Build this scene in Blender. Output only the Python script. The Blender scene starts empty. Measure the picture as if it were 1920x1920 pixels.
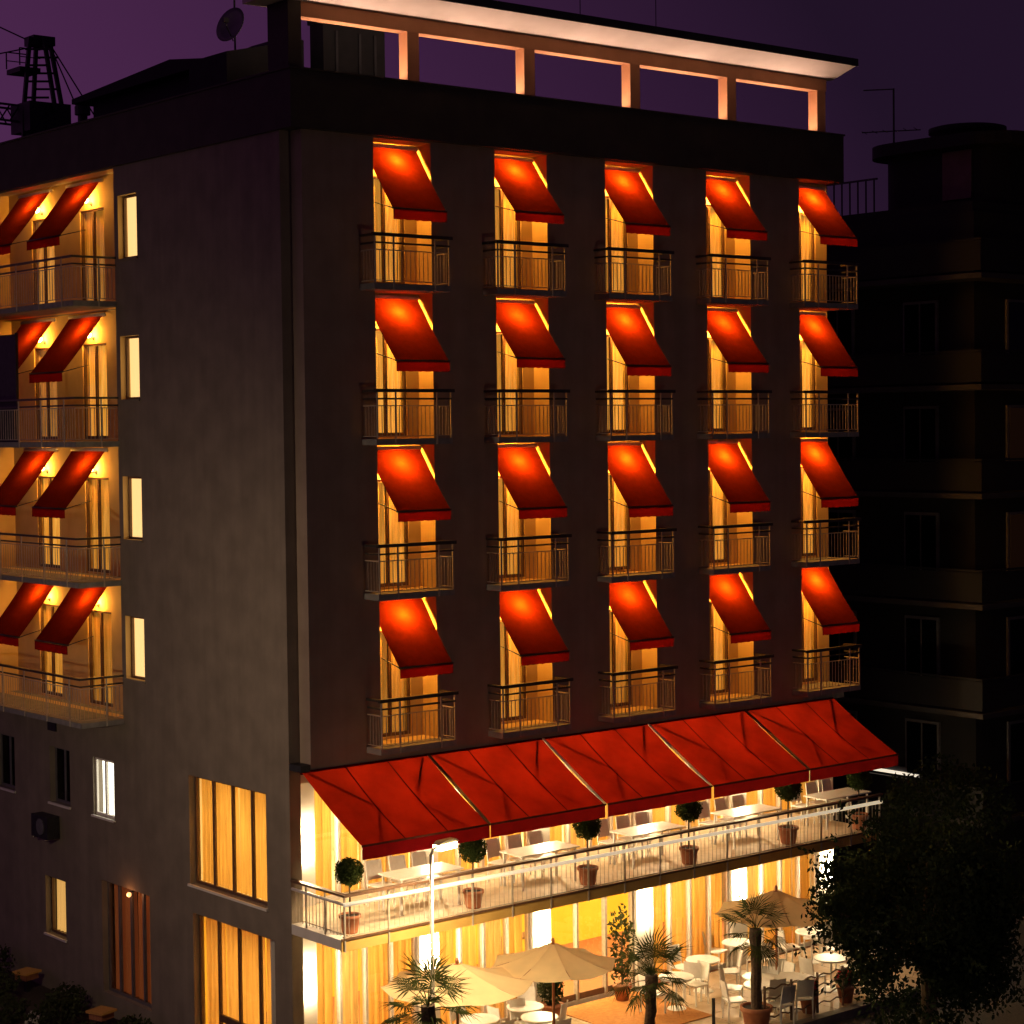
import bpy, math, random
from mathutils import Vector, Matrix
random.seed(7)
R = math.radians
scene = bpy.context.scene
COL = scene.collection

# ------------------------------------------------------------------ camera
CAM = Vector((-21.388, -32.604, 13.014))
YAW, PITCH, ROLL = R(39.374), R(-1.917), R(-0.689)
F_PX, CX, CY = 3779.9, 958.07, 930.19
_F = Vector((math.sin(YAW), math.cos(YAW), 0)); _R = Vector((math.cos(YAW), -math.sin(YAW), 0)); _U = Vector((0, 0, 1))
_F, _U = _F * math.cos(PITCH) + _U * math.sin(PITCH), _U * math.cos(PITCH) - _F * math.sin(PITCH)
_R, _U = _R * math.cos(ROLL) + _U * math.sin(ROLL), _U * math.cos(ROLL) - _R * math.sin(ROLL)
cd = bpy.data.cameras.new('camera'); cam = bpy.data.objects.new('camera', cd); COL.objects.link(cam)
m = Matrix((_R, _U, -_F)).transposed().to_4x4(); m.translation = CAM
cam.matrix_world = m
cd.sensor_width = 36; cd.sensor_fit = 'HORIZONTAL'; cd.lens = 36 * F_PX / 1920
cd.shift_x = (960 - CX) / 1920; cd.shift_y = (CY - 960) / 1920
cd.clip_end = 3000
scene.camera = cam

def ray(u, v): return _F + _R * ((u - CX) / F_PX) - _U * ((v - CY) / F_PX)
def on_z(u, v, z): d = ray(u, v); return CAM + d * ((z - CAM.z) / d.z)
def on_y(u, v, y): d = ray(u, v); return CAM + d * ((y - CAM.y) / d.y)
def on_x(u, v, x): d = ray(u, v); return CAM + d * ((x - CAM.x) / d.x)

# ------------------------------------------------------------------ world, sun, exposure
SUN_AZ = R(-35)      # afterglow, measured from +Y towards +X
world = bpy.data.worlds.new('World'); scene.world = world; world.use_nodes = True
wt = world.node_tree; wt.nodes.clear()
def wn(t): return wt.nodes.new(t)
sky = wn('ShaderNodeTexSky'); sky.sky_type = 'NISHITA'; sky.sun_disc = False
sky.sun_elevation = R(-3.0); sky.sun_rotation = SUN_AZ; sky.air_density = 1.5; sky.dust_density = 2.0; sky.ozone_density = 4.0
hsv = wn('ShaderNodeRGBToBW'); wt.links.new(sky.outputs[0], hsv.inputs[0])
geo = wn('ShaderNodeTexCoord'); dot = wn('ShaderNodeVectorMath'); dot.operation = 'DOT_PRODUCT'
dot.inputs[1].default_value = (math.sin(SUN_AZ), math.cos(SUN_AZ), -0.6)
wt.links.new(geo.outputs['Generated'], dot.inputs[0])
ramp = wn('ShaderNodeValToRGB'); wt.links.new(dot.outputs['Value'], ramp.inputs[0])
e = ramp.color_ramp.elements
e[0].position = 0.0; e[0].color = (0.0140, 0.0060, 0.0180, 1)
e[1].position = 1.0; e[1].color = (0.130, 0.038, 0.120, 1)
x = ramp.color_ramp.elements.new(0.40); x.color = (0.068, 0.0195, 0.071, 1)
mixs = wn('ShaderNodeMix'); mixs.data_type = 'RGBA'; mixs.blend_type = 'ADD'; mixs.inputs[0].default_value = 1.0
tint = wn('ShaderNodeMix'); tint.data_type = 'RGBA'; tint.blend_type = 'MULTIPLY'; tint.inputs[0].default_value = 1.0
tint.inputs[7].default_value = (0.03, 0.013, 0.05, 1)
wt.links.new(hsv.outputs[0], tint.inputs[6]); wt.links.new(ramp.outputs[0], mixs.inputs[6]); wt.links.new(tint.outputs[2], mixs.inputs[7])
bg = wn('ShaderNodeBackground'); bg.inputs[1].default_value = 1.0
out = wn('ShaderNodeOutputWorld'); wt.links.new(mixs.outputs[2], bg.inputs[0]); wt.links.new(bg.outputs[0], out.inputs[0])

sl = bpy.data.lights.new('sun', 'SUN'); sl.energy = 0.004; sl.angle = R(15); sl.color = (0.75, 0.5, 1.0)
so = bpy.data.objects.new('sun', sl); COL.objects.link(so)
so.rotation_euler = (R(80), 0, math.pi - SUN_AZ + R(60))
scene.view_settings.view_transform = 'Standard'; scene.view_settings.look = 'None'
scene.view_settings.exposure = 0.0; scene.view_settings.gamma = 1.0
scene.cycles.max_bounces = 8; scene.cycles.transparent_max_bounces = 12
scene.cycles.sample_clamp_indirect = 4.0
scene.cycles.use_denoising = True
scene.render.film_transparent = False

# ------------------------------------------------------------------ materials
MATS = {}
def nodes(name):
    mt = bpy.data.materials.new(name); mt.use_nodes = True
    nt = mt.node_tree; b = nt.nodes['Principled BSDF']; MATS[name] = mt
    return mt, nt, b
def setp(b, col=None, rough=0.6, metal=0.0, spec=None):
    if col: b.inputs['Base Color'].default_value = (*col, 1)
    b.inputs['Roughness'].default_value = rough; b.inputs['Metallic'].default_value = metal
    if spec is not None: b.inputs['Specular IOR Level'].default_value = spec
def noisy(name, c1, c2, scale=4, rough=0.7, metal=0, bump=0.0, bscale=60, stretch=(1, 1, 1), detail=5, spec=None, streak=0):
    mt, nt, b = nodes(name); setp(b, c1, rough, metal, spec)
    tc = nt.nodes.new('ShaderNodeTexCoord'); mp = nt.nodes.new('ShaderNodeMapping'); mp.inputs['Scale'].default_value = stretch
    nt.links.new(tc.outputs['Object'], mp.inputs[0])
    n = nt.nodes.new('ShaderNodeTexNoise'); n.inputs['Scale'].default_value = scale; n.inputs['Detail'].default_value = detail
    nt.links.new(mp.outputs[0], n.inputs['Vector'])
    r = nt.nodes.new('ShaderNodeValToRGB'); r.color_ramp.elements[0].position = .32; r.color_ramp.elements[1].position = .68
    r.color_ramp.elements[0].color = (*c1, 1); r.color_ramp.elements[1].color = (*c2, 1)
    nt.links.new(n.outputs[0], r.inputs[0]); nt.links.new(r.outputs[0], b.inputs['Base Color'])
    if streak:
        mp2 = nt.nodes.new('ShaderNodeMapping'); mp2.inputs['Scale'].default_value = (2.2, 2.2, .10); nt.links.new(tc.outputs['Object'], mp2.inputs[0])
        n3 = nt.nodes.new('ShaderNodeTexNoise'); n3.inputs['Scale'].default_value = 1.6; n3.inputs['Detail'].default_value = 7; nt.links.new(mp2.outputs[0], n3.inputs['Vector'])
        mr = nt.nodes.new('ShaderNodeMapRange'); mr.inputs[1].default_value = .35; mr.inputs[2].default_value = .7; mr.inputs[3].default_value = 1 - streak; mr.inputs[4].default_value = 1.05; nt.links.new(n3.outputs[0], mr.inputs[0])
        ml = nt.nodes.new('ShaderNodeMix'); ml.data_type = 'RGBA'; ml.blend_type = 'MULTIPLY'; ml.inputs[0].default_value = 1; nt.links.new(r.outputs[0], ml.inputs[6]); nt.links.new(mr.outputs[0], ml.inputs[7]); nt.links.new(ml.outputs[2], b.inputs['Base Color'])
    if bump:
        n2 = nt.nodes.new('ShaderNodeTexNoise'); n2.inputs['Scale'].default_value = bscale; n2.inputs['Detail'].default_value = 3
        nt.links.new(tc.outputs['Object'], n2.inputs['Vector'])
        bp = nt.nodes.new('ShaderNodeBump'); bp.inputs['Strength'].default_value = bump; bp.inputs['Distance'].default_value = .02
        nt.links.new(n2.outputs[0], bp.inputs['Height']); nt.links.new(bp.outputs[0], b.inputs['Normal'])
    return mt
def emit(name, col, strength, base=(.5, .45, .38)):
    mt, nt, b = nodes(name); setp(b, base, .5)
    b.inputs['Emission Color'].default_value = (*col, 1); b.inputs['Emission Strength'].default_value = strength
    return mt
def cloth(name, refl, trans, scale=3, var=.25, stretch=(1, 1, 1), tmix=.5):
    """diffuse + translucent fabric"""
    mt = bpy.data.materials.new(name); mt.use_nodes = True; MATS[name] = mt
    nt = mt.node_tree; nt.nodes.clear()
    o = nt.nodes.new('ShaderNodeOutputMaterial'); d = nt.nodes.new('ShaderNodeBsdfDiffuse'); t = nt.nodes.new('ShaderNodeBsdfTranslucent')
    mx = nt.nodes.new('ShaderNodeMixShader'); mx.inputs[0].default_value = tmix
    tc = nt.nodes.new('ShaderNodeTexCoord'); mp = nt.nodes.new('ShaderNodeMapping'); mp.inputs['Scale'].default_value = stretch
    n = nt.nodes.new('ShaderNodeTexNoise'); n.inputs['Scale'].default_value = scale; n.inputs['Detail'].default_value = 6
    nt.links.new(tc.outputs['Object'], mp.inputs[0]); nt.links.new(mp.outputs[0], n.inputs['Vector'])
    for sh, c in ((d, refl), (t, trans)):
        r = nt.nodes.new('ShaderNodeValToRGB'); r.color_ramp.elements[0].position = .3; r.color_ramp.elements[1].position = .7
        r.color_ramp.elements[0].color = (*[k * (1 - var) for k in c], 1); r.color_ramp.elements[1].color = (*[min(1, k * (1 + var)) for k in c], 1)
        nt.links.new(n.outputs[0], r.inputs[0]); nt.links.new(r.outputs[0], sh.inputs[0])
    nt.links.new(d.outputs[0], mx.inputs[1]); nt.links.new(t.outputs[0], mx.inputs[2]); nt.links.new(mx.outputs[0], o.inputs[0])
    return mt
def glass(name, tint=(.95, .97, .96)):
    mt = bpy.data.materials.new(name); mt.use_nodes = True; MATS[name] = mt
    nt = mt.node_tree; nt.nodes.clear()
    o = nt.nodes.new('ShaderNodeOutputMaterial'); t = nt.nodes.new('ShaderNodeBsdfTransparent'); g = nt.nodes.new('ShaderNodeBsdfGlossy')
    t.inputs[0].default_value = (*tint, 1); g.inputs['Roughness'].default_value = .02
    lw = nt.nodes.new('ShaderNodeLayerWeight'); lw.inputs[0].default_value = .5
    f = nt.nodes.new('ShaderNodeMapRange'); f.inputs[1].default_value = .3; f.inputs[3].default_value = .035; f.inputs[4].default_value = .10; nt.links.new(lw.outputs['Facing'], f.inputs[0])
    mx = nt.nodes.new('ShaderNodeMixShader')
    nt.links.new(f.outputs[0], mx.inputs[0]); nt.links.new(t.outputs[0], mx.inputs[1]); nt.links.new(g.outputs[0], mx.inputs[2]); nt.links.new(mx.outputs[0], o.inputs[0])
    return mt

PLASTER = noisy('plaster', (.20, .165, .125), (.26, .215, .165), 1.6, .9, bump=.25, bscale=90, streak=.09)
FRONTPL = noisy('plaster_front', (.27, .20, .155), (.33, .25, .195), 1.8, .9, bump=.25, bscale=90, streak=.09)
FASCIA = noisy('fascia_paint', (.038, .032, .024), (.055, .046, .034), 2, .8, bump=.1)
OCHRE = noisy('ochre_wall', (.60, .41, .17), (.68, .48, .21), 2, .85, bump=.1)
CREAM = noisy('cream_wall', (.62, .52, .36), (.72, .62, .45), 2, .85, bump=.1)
WHITEW = noisy('white_wall', (.70, .66, .58), (.80, .76, .70), 2, .8, bump=.08)
SLABC = noisy('slab_concrete', (.20, .19, .18), (.28, .26, .24), 6, .85, bump=.2)
TILE = noisy('terrace_tile', (.55, .44, .30), (.66, .54, .39), 5, .6, bump=.05)
ROOF = noisy('roof_felt', (.03, .03, .035), (.05, .05, .055), 3, .9, bump=.3)
CANOPYW = noisy('canopy_white', (.62, .52, .46), (.70, .60, .54), 1.5, .8)
BEAMC = noisy('beam_terracotta', (.48, .22, .10), (.56, .27, .13), 2, .8)
RAILD = noisy('rail_dark', (.035, .03, .03), (.06, .05, .045), 12, .45, .3)
RAILM = noisy('rail_metal', (.36, .31, .25), (.46, .40, .33), 12, .5, .0)
RAILW = noisy('rail_white', (.72, .70, .66), (.80, .78, .74), 8, .4)
FRAMEB = noisy('frame_brown', (.10, .05, .03), (.15, .08, .045), 9, .5)
BARM = noisy('bar_matte', (.07, .02, .015), (.10, .03, .02), 8, .95, spec=.05)
FRAMEW = noisy('frame_white', (.68, .62, .55), (.78, .72, .66), 6, .5)
FRAMEG = noisy('frame_grey', (.10, .09, .10), (.14, .13, .14), 6, .5)
WOOD = noisy('wood_slat', (.30, .11, .05), (.42, .17, .08), 5, .6, stretch=(8, 8, .6), bump=.15)
RED = cloth('awning_red', (.070, .002, .007), (.120, .0112, .0016), 9, .10, tmix=.55)
REDBIG = cloth('awning_red_wide', (.30, .010, .006), (.30, .013, .003), 1.2, .30, tmix=.5)
REDVAL = cloth('valance_red', (.15, .003, .008), (.13, .004, .003), 3, .12, tmix=.45)
CURT = cloth('curtain_gold', (.60, .40, .15), (.72, .46, .14), 6, .18, stretch=(3, 3, .18), tmix=.6)
CURTW = cloth('curtain_cream', (.72, .55, .28), (.70, .50, .22), 5, .30, stretch=(3, 3, .25), tmix=.5)
def lit_curtain(name, c1, c2, e, scale=6, stretch=(3, 3, .18)):
    mt = noisy(name, c1, c2, scale, .9, stretch=stretch, detail=6)
    nt = mt.node_tree; b = nt.nodes['Principled BSDF']; src = b.inputs['Base Color'].links[0].from_socket
    nt.links.new(src, b.inputs['Emission Color']); b.inputs['Emission Strength'].default_value = e
    return mt
CURTL = [lit_curtain(f'curtain_lit_{k}', (.55, .22, .02), (.85, .42, .07), e) for k, e in enumerate((.35, .62, .95))]
CANV = cloth('parasol_canvas', (.80, .64, .38), (.92, .70, .40), 2, .08, tmix=.55)
GLASS = glass('window_glass')
GLASSD = glass('window_glass_dim', (.35, .38, .4))
TERRA = noisy('terracotta', (.34, .12, .06), (.45, .18, .09), 8, .8, bump=.15)
SOIL = noisy('soil', (.03, .02, .015), (.06, .04, .03), 20, .95)
WHITEP = noisy('white_furniture', (.74, .72, .68), (.82, .80, .76), 10, .4)
PAVE = noisy('terrace_paving', (.42, .30, .19), (.55, .41, .27), 1.4, .55, bump=.1)
ASPH = noisy('asphalt', (.035, .034, .033), (.06, .058, .055), 14, .9, bump=.3, bscale=200)
KERB = noisy('kerb_stone', (.22, .20, .17), (.30, .27, .23), 6, .85, bump=.2)
MAT_OR = noisy('mat_orange', (.42, .17, .04), (.52, .23, .06), 14, .95, bump=.3)
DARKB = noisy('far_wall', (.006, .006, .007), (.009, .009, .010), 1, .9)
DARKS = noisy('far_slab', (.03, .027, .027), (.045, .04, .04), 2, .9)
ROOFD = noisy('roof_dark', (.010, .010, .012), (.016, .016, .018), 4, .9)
BLACKM = noisy('black_metal', (.02, .02, .022), (.035, .035, .04), 8, .55, .4)
DISHM = noisy('dish_grey', (.10, .10, .11), (.14, .14, .15), 5, .5)
BARK = noisy('bark', (.06, .045, .03), (.11, .08, .055), 10, .95, stretch=(1, 1, .3), bump=.5, bscale=40)
PALMT = noisy('palm_fibre', (.05, .03, .02), (.10, .065, .04), 22, .95, bump=.6, bscale=60)
def leafmat(name, c1, c2, tr=.25):
    mt = cloth(name, c1, c2, 1.2, .35, tmix=tr); return mt
LEAFT = leafmat('leaf_tree', (.022, .032, .016), (.02, .03, .01), .1)
LEAFP = leafmat('leaf_palm', (.06, .075, .03), (.07, .09, .02), .2)
LEAFB = leafmat('leaf_box', (.045, .065, .02), (.05, .07, .015), .2)
LEAFS = leafmat('leaf_shrub', (.05, .06, .028), (.05, .06, .02), .2)
PETALR = leafmat('petal_red', (.45, .03, .05), (.4, .03, .03))
PETALW = leafmat('petal_white', (.6, .56, .5), (.5, .45, .4))
G_AMBER = [emit(f'globe_amber_{k}', (1, .42, .055), v) for k, v in enumerate((740, 850, 960, 310))]
G_WARM = emit('tube_warm', (1, .75, .42), 245)
G_STREET = emit('street_lens', (1, .74, .36), 22)
G_UP = emit('uplight_lens', (1, .72, .56), 10)
WIN_PALE = emit('window_pale_glow', (1, .58, .21), 1.45)
WIN_WHITE = emit('window_white_glow', (1, .90, .74), 2.6)
WIN_AMB = emit('window_amber_glow', (1, .50, .12), .75)
LANT = emit('lantern_glow', (1, .34, .04), .035, (.25, .12, .05))
FARGLOW = emit('far_strip_glow', (1, .86, .66), 1.0)
FARORG = emit('far_orange_glow', (1, .35, .08), .005, (.01, .01, .01))
BULB_R = emit('bulb_orange', (1, .45, .16), 2.0)
RAILGLOW = emit('rail_white_glow', (1, .80, .52), .55, (.75, .72, .68))  # white rail, brightness put in as emission; not a lamp
INTYEL = noisy('interior_yellow', (.72, .48, .04), (.80, .55, .06), 1.5, .8)

# ------------------------------------------------------------------ mesh helpers
class MB:
    def __init__(s): s.v = []; s.f = []
    def add(s, vs, fs):
        o = len(s.v); s.v += [tuple(a) for a in vs]; s.f += [tuple(i + o for i in f) for f in fs]; return s
    def box(s, x0, x1, y0, y1, z0, z1):
        return s.add([(x0, y0, z0), (x1, y0, z0), (x1, y1, z0), (x0, y1, z0), (x0, y0, z1), (x1, y0, z1), (x1, y1, z1), (x0, y1, z1)],
                     [(0, 3, 2, 1), (4, 5, 6, 7), (0, 1, 5, 4), (1, 2, 6, 5), (2, 3, 7, 6), (3, 0, 4, 7)])
    def bar(s, a, b, w, h=None):
        a = Vector(a); b = Vector(b); h = h or w; d = (b - a).normalized()
        up = Vector((0, 0, 1)) if abs(d.z) < .95 else Vector((0, 1, 0))
        r = d.cross(up).normalized(); u = r.cross(d).normalized(); r *= w / 2; u *= h / 2
        return s.add([a - r - u, a + r - u, a + r + u, a - r + u, b - r - u, b + r - u, b + r + u, b - r + u],
                     [(0, 1, 2, 3), (7, 6, 5, 4), (0, 4, 5, 1), (1, 5, 6, 2), (2, 6, 7, 3), (3, 7, 4, 0)])
    def tube(s, pts, r, n=8):
        pts = [Vector(p) for p in pts]; rs = r if isinstance(r, (list, tuple)) else [r] * len(pts); vs = []; fs = []
        for i, p in enumerate(pts):
            d = (pts[min(i + 1, len(pts) - 1)] - pts[max(i - 1, 0)]).normalized()
            up = Vector((0, 0, 1)) if abs(d.z) < .9 else Vector((1, 0, 0))
            a = d.cross(up).normalized(); b = a.cross(d)
            for k in range(n):
                t = 2 * math.pi * k / n; vs.append(p + a * math.cos(t) * rs[i] + b * math.sin(t) * rs[i])
        for i in range(len(pts) - 1):
            for k in range(n):
                k2 = (k + 1) % n; fs.append((i * n + k, i * n + k2, (i + 1) * n + k2, (i + 1) * n + k))
        fs.append(tuple(range(n))[::-1]); fs.append(tuple((len(pts) - 1) * n + k for k in range(n)))
        return s.add(vs, fs)
    def lathe(s, prof, c=(0, 0, 0), n=16):
        vs = []; fs = []
        for r, z in prof:
            for k in range(n):
                t = 2 * math.pi * k / n; vs.append((c[0] + r * math.cos(t), c[1] + r * math.sin(t), c[2] + z))
        for i in range(len(prof) - 1):
            for k in range(n):
                k2 = (k + 1) % n; fs.append((i * n + k, i * n + k2, (i + 1) * n + k2, (i + 1) * n + k))
        fs.append(tuple(range(n))[::-1]); fs.append(tuple((len(prof) - 1) * n + k for k in range(n)))
        return s.add(vs, fs)
    def sheet(s, a, b, c, d, nu=1, nv=1, sag=None, th=0.0):
        """grid a-b along u, a-d along v; sag(u,v)->Vector offset"""
        a, b, c, d = map(Vector, (a, b, c, d)); vs = []; fs = []
        for j in range(nv + 1):
            for i in range(nu + 1):
                u = i / nu; v = j / nv; p = a.lerp(b, u).lerp(d.lerp(c, u), v)
                if sag: p = p + sag(u, v)
                vs.append(p)
        for j in range(nv):
            for i in range(nu):
                k = j * (nu + 1) + i; fs.append((k, k + 1, k + nu + 2, k + nu + 1))
        return s.add(vs, fs)
    def ext(s, poly, axis, t0, t1):
        """extrude a 2D polygon along an axis: 'x': poly (y,z); 'y': poly (x,z); 'z': poly (x,y)"""
        n = len(poly); f = {'x': lambda p, t: (t, p[0], p[1]), 'y': lambda p, t: (p[0], t, p[1]), 'z': lambda p, t: (p[0], p[1], t)}[axis]
        vs = [f(p, t0) for p in poly] + [f(p, t1) for p in poly]
        return s.add(vs, [tuple(range(n)), tuple(range(2 * n - 1, n - 1, -1))] + [(i, (i + 1) % n + 0, (i + 1) % n + n, i + n)[::-1] for i in range(n)])
    def mesh(s, name, mat, smooth=False):
        me = bpy.data.meshes.new(name); me.from_pydata(s.v, [], s.f); me.materials.append(mat)
        import bmesh
        bm = bmesh.new(); bm.from_mesh(me); bmesh.ops.recalc_face_normals(bm, faces=bm.faces); bm.to_mesh(me); bm.free()
        if smooth: me.polygons.foreach_set('use_smooth', [True] * len(me.polygons))
        me.update(); return me
    def build(s, name, mat, parent=None, smooth=False, kind=None, loc=(0, 0, 0)):
        return link(name, s.mesh(name, mat, smooth), parent, loc, kind)
def link(name, data, parent=None, loc=(0, 0, 0), kind=None, rot=None):
    o = bpy.data.objects.new(name, data); COL.objects.link(o); o.location = loc
    if rot: o.rotation_euler = rot
    if parent: o.parent = parent
    if kind: o['kind'] = kind
    return o
def thing(name, label, cat, loc=(0, 0, 0), rz=0, group=None):
    o = link(name, None, None, loc); o.empty_display_size = .2; o.rotation_euler = (0, 0, rz)
    return tag(o, label, cat, group)
def tag(o, label, cat, group=None):
    o['label'] = label; o['category'] = cat
    if group: o['group'] = group
    return o
def copy_tree(o, parent=None):
    c = o.copy(); COL.objects.link(c); c.parent = parent
    for ch in list(o.children): copy_tree(ch, c)
    return c
def dup(o, loc, rz, label=None, group=None):
    c = copy_tree(o); c.location = loc; c.rotation_euler = (0, 0, rz)
    if label: c['label'] = label
    if group: c['group'] = group
    return c
def struct(o): o['kind'] = 'structure'; return o
def plight(name, loc, power, col, radius, parent=None):
    l = bpy.data.lights.new(name, 'POINT'); l.energy = power; l.color = col; l.shadow_soft_size = radius
    return link(name, l, parent, loc)
def alight(name, loc, power, col, sx, sy, rot=(0, 0, 0), parent=None, spread=180):
    l = bpy.data.lights.new(name, 'AREA'); l.energy = power; l.color = col; l.shape = 'RECTANGLE'; l.size = sx; l.size_y = sy; l.spread = R(spread)
    return link(name, l, parent, loc, rot=rot)
def gridwall(us, zs, holes, P):
    """solid wall with rectangular holes; P(u, z, side) -> xyz, side 0 outer, 1 inner"""
    us = sorted(set([round(k, 4) for k in us] + [round(k, 4) for h in holes for k in h[:2]]))
    zs = sorted(set([round(k, 4) for k in zs] + [round(k, 4) for h in holes for k in h[2:]]))
    def solid(i, j):
        if not (0 <= i < len(us) - 1 and 0 <= j < len(zs) - 1): return False
        u = (us[i] + us[i + 1]) / 2; z = (zs[j] + zs[j + 1]) / 2
        return not any(h[0] < u < h[1] and h[2] < z < h[3] for h in holes)
    mb = MB(); idx = {}
    def V(i, j, s):
        if (i, j, s) not in idx: idx[i, j, s] = len(mb.v); mb.v.append(P(us[i], zs[j], s))
        return idx[i, j, s]
    for i in range(len(us) - 1):
        for j in range(len(zs) - 1):
            if not solid(i, j): continue
            for s in (0, 1): mb.f.append((V(i, j, s), V(i + 1, j, s), V(i + 1, j + 1, s), V(i, j + 1, s)))
            if not solid(i - 1, j): mb.f.append((V(i, j, 0), V(i, j, 1), V(i, j + 1, 1), V(i, j + 1, 0)))
            if not solid(i + 1, j): mb.f.append((V(i + 1, j, 0), V(i + 1, j, 1), V(i + 1, j + 1, 1), V(i + 1, j + 1, 0)))
            if not solid(i, j - 1): mb.f.append((V(i, j, 0), V(i + 1, j, 0), V(i + 1, j, 1), V(i, j, 1)))
            if not solid(i, j + 1): mb.f.append((V(i, j + 1, 0), V(i + 1, j + 1, 0), V(i + 1, j + 1, 1), V(i, j + 1, 1)))
    return mb
def paint_reveals(o, mat, test):
    me = o.data; me.materials.append(mat)
    for p in me.polygons:
        if test(p.normal, p.center): p.material_index = 1
    return o
def curtain_mb(a, b, z0, z1, n=None, amp=.035, per=.16):
    """hanging cloth with folds between plan points a, b"""
    a = Vector((*a, 0)); b = Vector((*b, 0)); L = (b - a).length; n = n or max(8, int(L / per * 6)); d = (b - a).normalized(); nr = Vector((-d.y, d.x, 0))
    ph = random.random() * 6; mb = MB(); vs = []
    for j, z in enumerate((z1, (z0 + z1) / 2, z0)):
        for i in range(n + 1):
            t = i / n; w = math.sin(t * L / per * 2 * math.pi + ph + .7 * math.sin(t * 5 + ph)) * amp * (.6 + .3 * j)
            p = a + d * (t * L) + nr * w; vs.append((p.x, p.y, z))
    fs = [(j * (n + 1) + i, j * (n + 1) + i + 1, (j + 1) * (n + 1) + i + 1, (j + 1) * (n + 1) + i) for j in range(2) for i in range(n)]
    return mb.add(vs, fs)
def leaves(mb, pts, size, rnd=random, asp=.55):
    for p in pts:
        p = Vector(p); d = Vector((rnd.gauss(0, 1), rnd.gauss(0, 1), rnd.gauss(0, .7))).normalized()
        a = d.orthogonal().normalized(); a.rotate(Matrix.Rotation(rnd.random() * 6.28, 3, d))
        b = d.cross(a); s = size * rnd.uniform(.6, 1.3)
        mb.add([p - a * s, p + b * s * asp, p + a * s, p - b * s * asp], [(0, 1, 2, 3)])
    return mb
def sph(n, r, rnd=random, shell=.5):
    out = []
    for _ in range(n):
        d = Vector((rnd.gauss(0, 1), rnd.gauss(0, 1), rnd.gauss(0, 1))).normalized(); out.append(d * r * (shell + (1 - shell) * rnd.random()) ** .5)
    return out

# ------------------------------------------------------------------ ground
struct(MB().box(-600, 600, -600, 900, -.5, -.15).build('ground', ASPH))
tp = struct(MB().box(-.02, 17.2, -2.78, 1.29, -.146, -.004).build('terrace_pavement', KERB))
# paving slabs of the terrace, each its own piece
pv = MB().box(-.404, .404, -.394, .394, -.0, .022).mesh('paving_stone', PAVE)
for i in range(20):
    for j in range(5):
        link('paving_stone', pv, tp, (.82 * i + .42, -2.36 + .8 * j, -.003 + random.uniform(0, .003)))
struct(MB().box(-.1, 17.0, -3.02, -2.784, -.149, .03).build('kerb', KERB))
struct(MB().box(-2.6, -.02, -2.6, 18, -.148, -.05).build('garden_bed', SOIL))
struct(MB().box(-2.85, -2.604, -2.6, 18, -.149, .02).build('garden_kerb', KERB))

# ------------------------------------------------------------------ hotel
H = 3.05; A0 = 1.951; S = 3.081; W = 1.421; ZB = 6.622; ST = .12
XE = 15.75; YB = 17.0
hotel = thing('hotel_building', 'six storey hotel with red awnings, lit balconies and dark flat roof band', 'hotel')
FL = ['second', 'third', 'fourth', 'top']            # storeys with balconies, k = 0..3
NTH = ['first', 'second', 'third', 'fourth', 'fifth']
holes = [(A0 + i * S, A0 + i * S + W, ZB + k * H + ST, min(ZB + (k + 1) * H, 18.79)) for i in range(4) for k in range(4)]
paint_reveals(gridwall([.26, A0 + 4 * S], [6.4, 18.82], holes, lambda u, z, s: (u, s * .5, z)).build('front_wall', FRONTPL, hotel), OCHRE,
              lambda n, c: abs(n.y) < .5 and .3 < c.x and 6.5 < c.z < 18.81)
for k in range(1, 4):   # floors of the open corner loggia
    MB().box(A0 + 4 * S + .003, XE, 0, .5, ZB + k * H, ZB + k * H + ST).build('loggia_floor', SLABC, hotel)
MB().box(A0 + 4 * S + .003, XE, 0, .5, 6.4, ZB + ST).build('loggia_floor', SLABC, hotel)
# back wall of the loggias with french window openings
fw_x0, fw_w, fw_h = .12, 1.0, 2.22
bh = [(A0 + i * S + fw_x0, A0 + i * S + fw_x0 + fw_w, ZB + k * H + ST + .05, ZB + k * H + ST + fw_h) for i in range(5) for k in range(4)]
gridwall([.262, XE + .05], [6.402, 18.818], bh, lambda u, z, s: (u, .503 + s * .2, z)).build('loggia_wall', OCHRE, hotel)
# side wall
SY0 = .37; LY0, LY1 = 7.0, 13.2; SD = .5
YS1, YS2, ZS, HS = 6.001, 6.828, 18.174, 1.375
side_holes = [(YS1, YS2, ZS - k * H - HS, ZS - k * H) for k in range(4)]
side_holes += [(LY0, LY1, ZB + k * H + ST, min(ZB + (k + 1) * H, 18.79)) for k in range(4)]
BIGU = (1.23, 4.22, 3.55, 5.844); BIGL = (.99, 4.14, -.14, 2.95); WHT = (7.48, 8.46, 4.42, 5.73)
DK1 = (9.59, 10.60, 4.42, 5.73); DK2 = (12.45, 13.5, 4.42, 5.73); LOW = (9.92, 10.94, 1.27, 2.63); SLAT = (5.97, 8.15, .45, 2.98)
side_holes += [BIGU, BIGL, WHT, DK1, DK2, LOW, SLAT]
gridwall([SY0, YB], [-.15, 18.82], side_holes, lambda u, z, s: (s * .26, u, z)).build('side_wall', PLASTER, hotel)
paint_reveals([o for o in hotel.children if o.name == 'side_wall'][0], OCHRE, lambda n, c: abs(n.x) < .5 and LY0 - 1.1 < c.y < LY1 + .1 and 6.6 < c.z < 18.81)
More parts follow.
